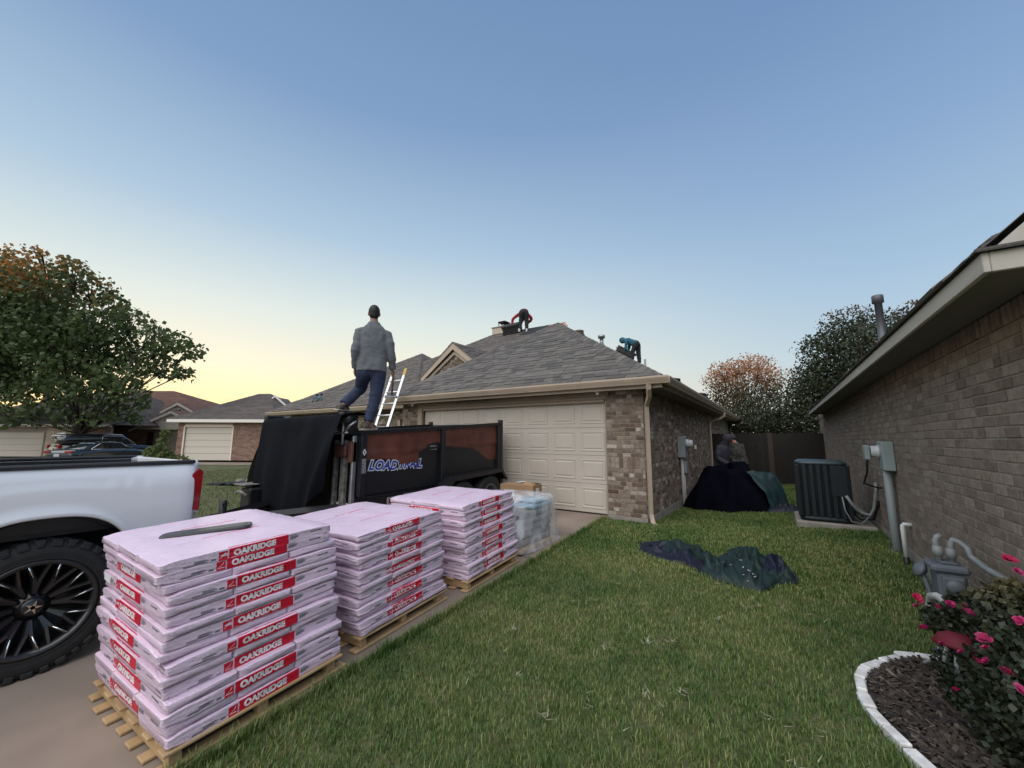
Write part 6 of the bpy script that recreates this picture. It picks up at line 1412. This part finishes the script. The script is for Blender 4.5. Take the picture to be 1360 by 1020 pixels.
for k, ((a, ya), (b, yb_)) in enumerate(zip(EDGE, EDGE[1:])):
    A, B_ = Vector((a,ya,0)), Vector((b,yb_,0)); d = B_-A; L = d.length; d.normalize(); n_ = Vector((d.y,-d.x,0)); mid = (A+B_)/2; zz_ = gz(mid.x,mid.y)
    m = MB(); w_ = .030+.004*math.sin(k*2.3)
    if k == 1: d = (d+n_*.25).normalized(); n_ = Vector((d.y,-d.x,0))
    m.box((-L/2+.004,-w_,-.05),(L/2-.004,w_,.042+.006*math.sin(k*1.7)), ch=.008, M=frame((mid.x,mid.y,zz_),d,-n_,Vector((0,0,1)))); m.obj('edging_block', PAV, edg)
# rose bush
rb = empty('rose_bush', (1.0,3.15,gz(1,3.15)), 'dark rose bush with magenta flowers in the mulch bed', 'rose bush')
ROS = leaf_mat('rose_leaf', [(.012,.020,.010),(.020,.030,.014),(.030,.040,.020),(.016,.024,.014)], [(.10,.085,.03),(.14,.11,.04),(.08,.075,.03)], trans=.1)
cl = [(c, (r_*.9, r_*1.0, r_*.9)) for c, r_ in [((0.900,3.613,0.225),0.186),((0.950,3.328,0.439),0.179),((0.840,3.764,-0.000),0.140),((0.760,3.678,0.285),0.103),((0.900,3.261,0.182),0.193),((0.880,3.235,-0.038),0.189),((0.860,3.585,-0.077),0.165),((0.820,3.618,0.265),0.127),((1.020,3.470,0.542),0.100),((0.900,3.542,0.414),0.113),((0.860,3.550,-0.253),0.110),((0.950,3.158,0.379),0.185),((0.900,3.001,0.204),0.190),((0.820,3.577,0.426),0.063)]]
m = MB(); rnd = random.Random(5)
for c, rad in cl:
    for k in range(5):
        e = Vector(c)+Vector((rnd.gauss(0,.6)*rad[0],rnd.gauss(0,.6)*rad[1],rnd.uniform(-.2,1)*rad[2])); b_ = Vector((1.0+rnd.uniform(-.08,.08),3.15+rnd.uniform(-.25,.25),gz(1,3.2)-.03)); m.tube([b_, b_.lerp(e,.55)+Vector((rnd.uniform(-.05,.05),rnd.uniform(-.05,.05),.05)), e], [.007,.005,.002], 5)
m.obj('stems', mat('rose_stem', (.035,.03,.018), .8), rb)
leaves('foliage', ROS, rb, cl, 15000, .030, 12, lambda P: np.clip((P[:,2]-.50)/.15, 0, 1)*(P[:,1] > 2.9), shell=.3)
PET = mat('magenta_petal', (.42,.012,.10), .6, pal=[(.36,.006,.05),(.30,.008,.08),(.44,.016,.13),(.22,.004,.03),(.46,.04,.17)])
def flower_mesh(s, seed, npet=9):
    rnd = random.Random(seed); m = MB()
    for k in range(npet):
        a = k*2.4+rnd.uniform(-.2,.2); lay = .35+.65*(k/npet); up_ = 1.0-.75*lay; A = RZ(a); vs = []
        for (u, w_) in ((0,.10),(.4,.38),(.75,.46),(1.0,.26)):
            z_ = u*up_*.9+.10*math.sin(u*3); 
            for q in (-1,0,1): vs.append((s*(u*lay), s*q*w_*.9, s*(z_+(.10 if q else 0))))
        m.add(vs, [(i*3+j, (i+1)*3+j, (i+1)*3+j+1, i*3+j+1) for i in range(3) for j in range(2)], smooth=True, M=A)
    m.ball((0,0,.25*s), .16*s, 6); return m.mesh('flower', PET)
FLM = [flower_mesh(.028, k) for k in range(4)]
for i, (x, y, z) in enumerate([(0.640,3.547,0.371),(0.640,3.539,0.421),(0.776,3.500,0.429),(0.795,3.355,0.460),(0.825,3.275,0.466),(0.737,3.235,0.261),(0.776,3.033,0.416),(0.737,3.025,0.306),(0.757,2.776,0.372),(0.660,3.072,0.131),(0.854,2.885,0.572),(0.970,3.281,0.757),(0.970,3.214,0.718),(0.660,3.540,0.249),(0.679,3.294,0.267),(0.737,2.885,0.366),(0.776,2.718,0.331),(0.718,3.491,0.398),(0.776,3.226,0.471),(0.757,2.955,0.401)]):
    s_ = (.9,1.3,1.0,1.2,.8)[i % 5]
    link('flower', FLM[i % 4], rb, T(x,y,z) @ RZ(i*1.3) @ RX(R(40*math.sin(i*2))) @ RY(R(-35)) @ Matrix.Scale(s_,4))
# garden ornament half hidden by the roses: white frame with a red bowl
orn = empty('garden_ornament', (.83,3.72,gz(.83,3.72)), 'white garden stand holding a red bowl half hidden in the rose bush', 'ornament')
OW = mat('weathered_white', (.50,.50,.48), .6, (.36,.36,.34), 18, 4); gzb = gz(.8,3.8)
m = MB()
for p, q in (((.70,4.12),(.78,3.75)),((.745,3.88),(.78,3.70)),((.78,3.66),(.80,3.62)),((.86,3.95),(.80,3.75))): m.tube([(p[0],p[1],gzb-.01),((p[0]+q[0])/2,(p[1]+q[1])/2,gzb+.12),(q[0],q[1],.12)], [.013,.010,.012], 7)
m.tube([(.74,3.92,gzb+.02),(.79,3.66,gzb+.05)], .010, 6); m.obj('leg', OW, orn)
m = MB(); m.lathe([(.118,.0),(.122,.012),(.10,.06),(.06,.085),(.001,.092)], 22, M=T(.79,3.46,.195) @ RX(R(-14)) @ RY(R(10))); m.obj('bowl', mat('red_glaze', (.13,.004,.013), .7), orn)
m = MB(); m.tube([(.79,3.97,.16),(.785,4.0,.27),(.785,3.93,.345),(.79,3.82,.38),(.80,3.70,.39),(.82,3.6,.36)], .024, 8); m.tube([(.78,3.75,.12),(.785,3.9,.18),(.79,3.97,.2)], .014, 8); m.obj('handle', OW, orn)
# ---------------------------------------------------------------- tarps
TG = mat('green_blue_tarp', (.012,.032,.034), .6, spec=.4, pal=[(.005,.007,.021),(.005,.007,.019),(.006,.018,.019),(.007,.022,.019),(.009,.026,.021)], noise_amt=.25, scale=7, bump=.004, bscale=22)
UP = [(-1.779,5.959),(-1.60,5.90),(-1.44,5.96),(-1.28,6.24),(-1.10,6.08),(-.95,5.86),(-.82,5.74),(-.69,5.63),(-.60,5.92),(-.49,6.16),(-.35,6.11),(-.24,5.98),(-.13,5.88),(-.03,5.74),(.072,5.40)]
LO = [(-1.677,5.603),(-1.50,5.47),(-1.34,5.36),(-1.19,5.32),(-1.03,5.27),(-.91,5.21),(-.80,5.06),(-.66,4.985),(-.57,4.965),(-.45,4.90),(-.34,4.865),(-.25,4.875),(-.14,5.10),(-.05,5.20),(.068,5.28)]
def at_(P, u):
    q = u*(len(P)-1); i = min(len(P)-2, int(q)); t = q-i; return Vector((P[i][0]+(P[i+1][0]-P[i][0])*t, P[i][1]+(P[i+1][1]-P[i][1])*t, 0))
def f_tarp(u, t):
    p = at_(LO, u).lerp(at_(UP, u), t); e = (math.sin(math.pi*min(1,max(0,t)))**.6)*min(1, u*9, (1-u)*10+.15)
    a = u*1.9+t*.35; r1 = abs(noise.noise(Vector((a*7, t*3.5-u*4, 3)))); r2 = abs(noise.noise(Vector((a*15, t*8-u*8, 8))))
    bulk = .05+.06*math.exp(-((u-.62)/.16)**2)+.03*math.exp(-((u-.86)/.1)**2)
    z = gz(p.x, p.y)+.012+e*(bulk+.16*r1+.05*r2)
    return Vector((p.x+.05*noise.noise(Vector((u*9,t*5,1))), p.y+.06*noise.noise(Vector((u*9,t*6,7))), z))
def va_tarp(u, t):
    blue = u < .16 or (u < .42 and t < .30-.1*u) or (.80 < u < .93 and t > .25) or (.2 < u < .28 and t > .8); return .04 if blue else .72+.2*noise.noise(Vector((u*6,t*4,0)))
def nornd(mt):
    for n in mt.node_tree.nodes:
        if n.type == 'OBJECT_INFO':
            for l in list(n.outputs['Random'].links): mt.node_tree.links.remove(l)
nornd(TG)
for n in TG.node_tree.nodes:
    if n.type == 'MATH' and n.operation == 'ADD': n.inputs[0].default_value = 0
tag(heap_sheet('crumpled_tarp', f_tarp, 150, 56, TG, va_tarp), 'crumpled dark green and navy tarp lying on the lawn', 'tarp')
m = MB(); rnd = random.Random(2)
for k in range(9):
    u, t = .70+rnd.gauss(0,.025), .20+rnd.gauss(0,.10); p = f_tarp(u, max(.03,t)); m.box((-.012,-.005,0),(.012,.005,.005), M=T(p.x,p.y,p.z+.004) @ RZ(rnd.uniform(0,6)) @ RY(rnd.uniform(-.4,.4)))
tag(m.obj('pale_litter', mat('pale_litter', (.42,.40,.36), .8)), kind='stuff')
BT_ = mat('black_navy_tarp', (.0025,.003,.006), 1.0, (.0035,.004,.008), 4, 4, bump=.003, bscale=20, spec=.05)
def f_pile(u, t):
    a = 2*math.pi*u; ca, sa = math.cos(a), math.sin(a); rx, ry = .86, 1.05; k = (abs(ca)**4+abs(sa)**4)**(-1/4)
    if t < .35: s_ = .46*t/.35; z = .88+.03*ca
    else: s_ = .46+.54*((t-.35)/.65)**.8; z = (.88+.03*ca)*(1-((t-.35)/.65)**1.15)
    w = 1+.22*noise.noise(Vector((ca*3, sa*3, t*1.5)))+.07*math.sin(a*9+t*3)*max(0, t-.25)
    if ca > 0: w *= 1-.15*ca
    x = -.98+rx*s_*k*ca*w; y = 10.55+ry*s_*k*sa*w; x = max(x, WX+.03)
    return Vector((x, y, gz(x,y)+.015+max(0, z)*(.95+.22*noise.noise(Vector((ca*2, sa*2, t*3))))))
tag(heap_sheet('black_tarp', f_pile, 72, 30, BT_), 'black tarp draped over a waist high heap by the garage side wall', 'tarp')
TT = mat('teal_tarp', (.006,.030,.032), .6, (.005,.022,.026), 4, 4, bump=.003, bscale=20)
def f_teal(u, t):
    A, B_, C_, D_ = Vector((-.62,9.92,.74)), Vector((-.16,10.25,.70)), Vector((.14,10.1,-.02)), Vector((-.14,9.72,-.02))
    p = A.lerp(D_, u).lerp(B_.lerp(C_, u), t); p.z += .16*math.sin(u*math.pi)*(.5+.5*t)+.04*noise.noise(Vector((u*5,t*5,2))); p.x += .04*noise.noise(Vector((u*4,t*4,6))); p.z = max(p.z, gz(p.x,p.y)+.03); return p
tag(heap_sheet('teal_tarp', f_teal, 26, 18, TT), 'teal tarp spilling off the right side of the black covered heap', 'tarp')
def f_blue(u, t):
    x = -.30+.62*u; y = 9.62+.45*t+.1*u; e = math.sin(math.pi*u)**.5*math.sin(math.pi*t)**.5; return Vector((x, y, gz(x,y)+.015+e*(.10+.12*abs(noise.noise(Vector((u*6,t*4,5)))))))
tag(heap_sheet('blue_tarp', f_blue, 30, 16, mat('navy_tarp', (.003,.005,.016), .6, (.003,.004,.011), 5, 3)), 'small crumpled navy tarp on the grass beside the air conditioner', 'tarp')
# ---------------------------------------------------------------- grass: blades grown over the lawns
def grass(name, n, region, hgt, wid, seed, mt, keep, dens=None, pos=None):
    g = np.random.default_rng(seed); x0, x1, y0, y1 = region
    if pos is None:
        X = g.uniform(x0, x1, n); Y = g.uniform(y0, y1, n)
        k = np.array([keep(a, b) for a, b in zip(X, Y)]); X, Y = X[k], Y[k]
    else: X, Y = pos
    n = len(X); Z = np.array([gz(a, b) for a, b in zip(X, Y)])
    patch_ = np.array([noise.noise(Vector((a*1.1, b*1.1, 4))) for a, b in zip(X, Y)]); tuft = np.array([noise.noise(Vector((a*6, b*6, 9))) for a, b in zip(X, Y)])
    H = hgt*(.55+.7*g.random(n))*(1+.35*tuft); an = g.uniform(0, 2*np.pi, n); ln = np.abs(g.normal(.45, .28, n))*H; wx, wy = -np.sin(an), np.cos(an); Wd = wid*(.6+.8*g.random(n))
    dx, dy = np.cos(an)*ln, np.sin(an)*ln; tw = g.normal(0, .5, n)
    def P(f, hx, side): return np.stack([X+dx*f+wx*Wd*side+wy*0, Y+dy*f+wy*Wd*side, Z+H*hx-.004], 1)
    V = np.stack([P(0,0,-.5), P(0,0,.5), P(.28,.55,-.42), P(.28,.55,.42), P(1.0,.93,0)], 1).reshape(-1,3)
    b = np.arange(n)[:,None]*5; F = np.stack([np.concatenate([b,b+1,b+3],1), np.concatenate([b,b+3,b+2],1), np.concatenate([b+2,b+3,b+4],1)], 1).reshape(-1,3)
    me = bpy.data.meshes.new(name); me.vertices.add(len(V)); me.vertices.foreach_set('co', V.astype(np.float32).ravel()); me.loops.add(F.size); me.loops.foreach_set('vertex_index', F.astype(np.int32).ravel())
    me.polygons.add(len(F)); me.polygons.foreach_set('loop_start', np.arange(0, F.size, 3, dtype=np.int32)); me.update(calc_edges=True)
    va = np.clip(.45+.48*patch_+.28*tuft+g.normal(0,.27,n), 0, 1); at = me.attributes.new('va', 'FLOAT', 'FACE'); at.data.foreach_set('value', np.repeat(va, 3).astype(np.float32))
    me.materials.append(mt); return tag(link(name, me), kind='stuff')
GR = leaf_mat('grass_blade', [(.30,.30,.11),(.195,.235,.070),(.130,.205,.046),(.088,.168,.034),(.048,.115,.022)], trans=.25, rough=.5)
def lawn_keep(x, y):
    if x > 1.20 or x < -2.695 or (x < WX+.02 and y > 7.22): return False
    if in_bed(x, y) or (y < 4.2 and x > .28 and y > 2.2 and x > .9): return False
    if .14 < x < 1.19 and 8.16 < y < 9.27: return False
    if y > 16 or (y < 2.2 and x > .95): return False
    # only ground the photograph's frustum reaches
    return True
def dens_pts(n, seed):
    g = np.random.default_rng(seed); out = []
    X = g.uniform(-2.8, 1.2, n*6); Y = .2+15.8*g.random(n*6)**1.6; return X, Y
g = np.random.default_rng(21)
X = g.uniform(-2.80, 1.2, 470000); Y = -1.2+17.1*g.random(470000)**1.8
X = np.where(X < -2.69, -2.66+np.abs(X+2.69)*.2, X)
k = np.array([lawn_keep(a, b) for a, b in zip(X, Y)])
dd = Vector; fx = -X*.834*0
dep = -.553*X+.833*Y; lat = .834*X+.552*Y; k &= (dep > .3) & (np.abs(lat) < dep*1.6+.9)
X, Y = X[k], Y[k]
near = Y < 5
grass('lawn_grass', 0, (0,0,0,0), .043, .0052, 5, GR, None, pos=(X[near], Y[near])); grass('lawn_grass', 0, (0,0,0,0), .046, .0085, 6, GR, None, pos=(X[~near], Y[~near]))
# longer blades leaning over the edge of the drive
ye = .3+6.8*g.random(5200)**1.2; xe = -2.68+np.abs(g.normal(0,.03,5200))-.012; grass('edge_grass', 0, (0,0,0,0), .085, .006, 7, GR, None, pos=(xe, ye))
n_ = 42000; Xl = g.uniform(-24, -8.7, n_); Yl = g.uniform(1.0, 17.5, n_); dl = -.553*Xl+.833*Yl; ll = .834*Xl+.552*Yl; kk = (ll/dl > -1.0) & (ll/dl < -.60) & (dl < 24.3); grass('far_lawn_grass', 0, (0,0,0,0), .06, .016, 8, leaf_mat('far_grass_blade', [(.21,.20,.07),(.16,.175,.055),(.115,.145,.04),(.085,.12,.032)]), None, pos=(Xl[kk], Yl[kk]))
# straw-coloured dead tufts
DG = mat('dead_grass', (.34,.32,.22), .9, (.26,.24,.15), 9, 3); m = MB(); rnd = random.Random(12)
for (x, y, n_) in [(-1.95,3.0,10),(-1.2,3.1,8),(-.95,3.35,9),(-.80,3.45,8),(-.62,2.9,8),(-.80,2.75,5),(-1.05,2.45,4),(-.35,4.35,7),(-.25,4.45,6),(-1.5,4.3,4),(-1.45,4.75,6),(-1.2,3.95,4),(-.15,2.9,4),(-1.25,2.25,6),(-.9,5.0,4),(-.55,4.0,4),(-1.6,2.5,4),(-.05,2.6,4),(-2.35,4.2,3),(-2.5,7.0,6)]+[(rnd.uniform(-2.5,.2), rnd.uniform(2.2,6.5), rnd.choice((1,1,2))) for _ in range(45)]:
    for k in range(n_):
        a = rnd.uniform(0,6.28); l_ = rnd.uniform(.03,.075); p = Vector((x+rnd.gauss(0,.015), y+rnd.gauss(0,.02), gz(x,y)+.045)); d = Vector((math.cos(a),math.sin(a),rnd.uniform(.0,.5)))*l_; s_ = Vector((-math.sin(a),math.cos(a),0))*.0035
        m.add([p-s_, p+s_, p+d], [(0,1,2)])
tag(m.obj('dead_grass', DG), kind='stuff')
# ---------------------------------------------------------------- small things last
tl = empty('teal_sawhorse', (-14.6,8.6,2.8), 'small teal folding frame standing on the left roof slope', 'frame')
zw = lambda y: 2.44+.655*(y-8.0)+.03
m = MB(); yb_ = 8.45
x_ = -14.75
for dx in (0, .3): m.tube([(x_-.12+dx,yb_,zw(yb_)),(x_+.02+dx,yb_+.1,zw(yb_)+.26)], .018, 6); m.tube([(x_+.16+dx,yb_+.05,zw(yb_+.05)),(x_+.04+dx,yb_+.1,zw(yb_)+.26)], .018, 6)
m.tube([(x_-.03,yb_+.06,zw(yb_)+.15),(x_+.42,yb_+.06,zw(yb_)+.17)], .016, 6); m.obj('frame', mat('teal_paint', (.06,.17,.20), .5), tl)
for dx in (.03, .34): m = MB(); m.ball((x_+dx,yb_+.1,zw(yb_)+.28), .05); m.obj('clamp', BLKP, tl)
# two thin cloud streaks
def streak(px_, py_, ln, th, tilt, dens):
    d = _f+_r2*((px_-680)/527.05)-_u2*((py_-510)/527.05); c = EYE+d*1500; s_ = 1500/527.05
    ax = (_r2*math.cos(tilt)+_u2*math.sin(tilt)).normalized(); az = _f.cross(ax).normalized(); m = MB(); m.ball((0,0,0), (ln*s_/2, th*s_*1.5, th*s_/2), 16)
    mt = bpy.data.materials.get('cloud_%g' % dens) or bpy.data.materials.new('cloud_%g' % dens); mt.use_nodes = True; n = mt.node_tree.nodes; l = mt.node_tree.links; n.clear(); o = n.new('ShaderNodeOutputMaterial'); v = n.new('ShaderNodeVolumePrincipled'); v.inputs['Color'].default_value = (.95,.95,.95,1); v.inputs['Density'].default_value = dens; l.new(v.outputs[0], o.inputs['Volume'])
    ob = m.obj('cloud_streak', mt, None, frame(c, ax, ax.cross(az)*-1, az)); return tag(ob, kind='structure')
streak(875, 424, 44, 3.0, .30, .012); streak(790, 420, 40, 3.0, .28, .005)
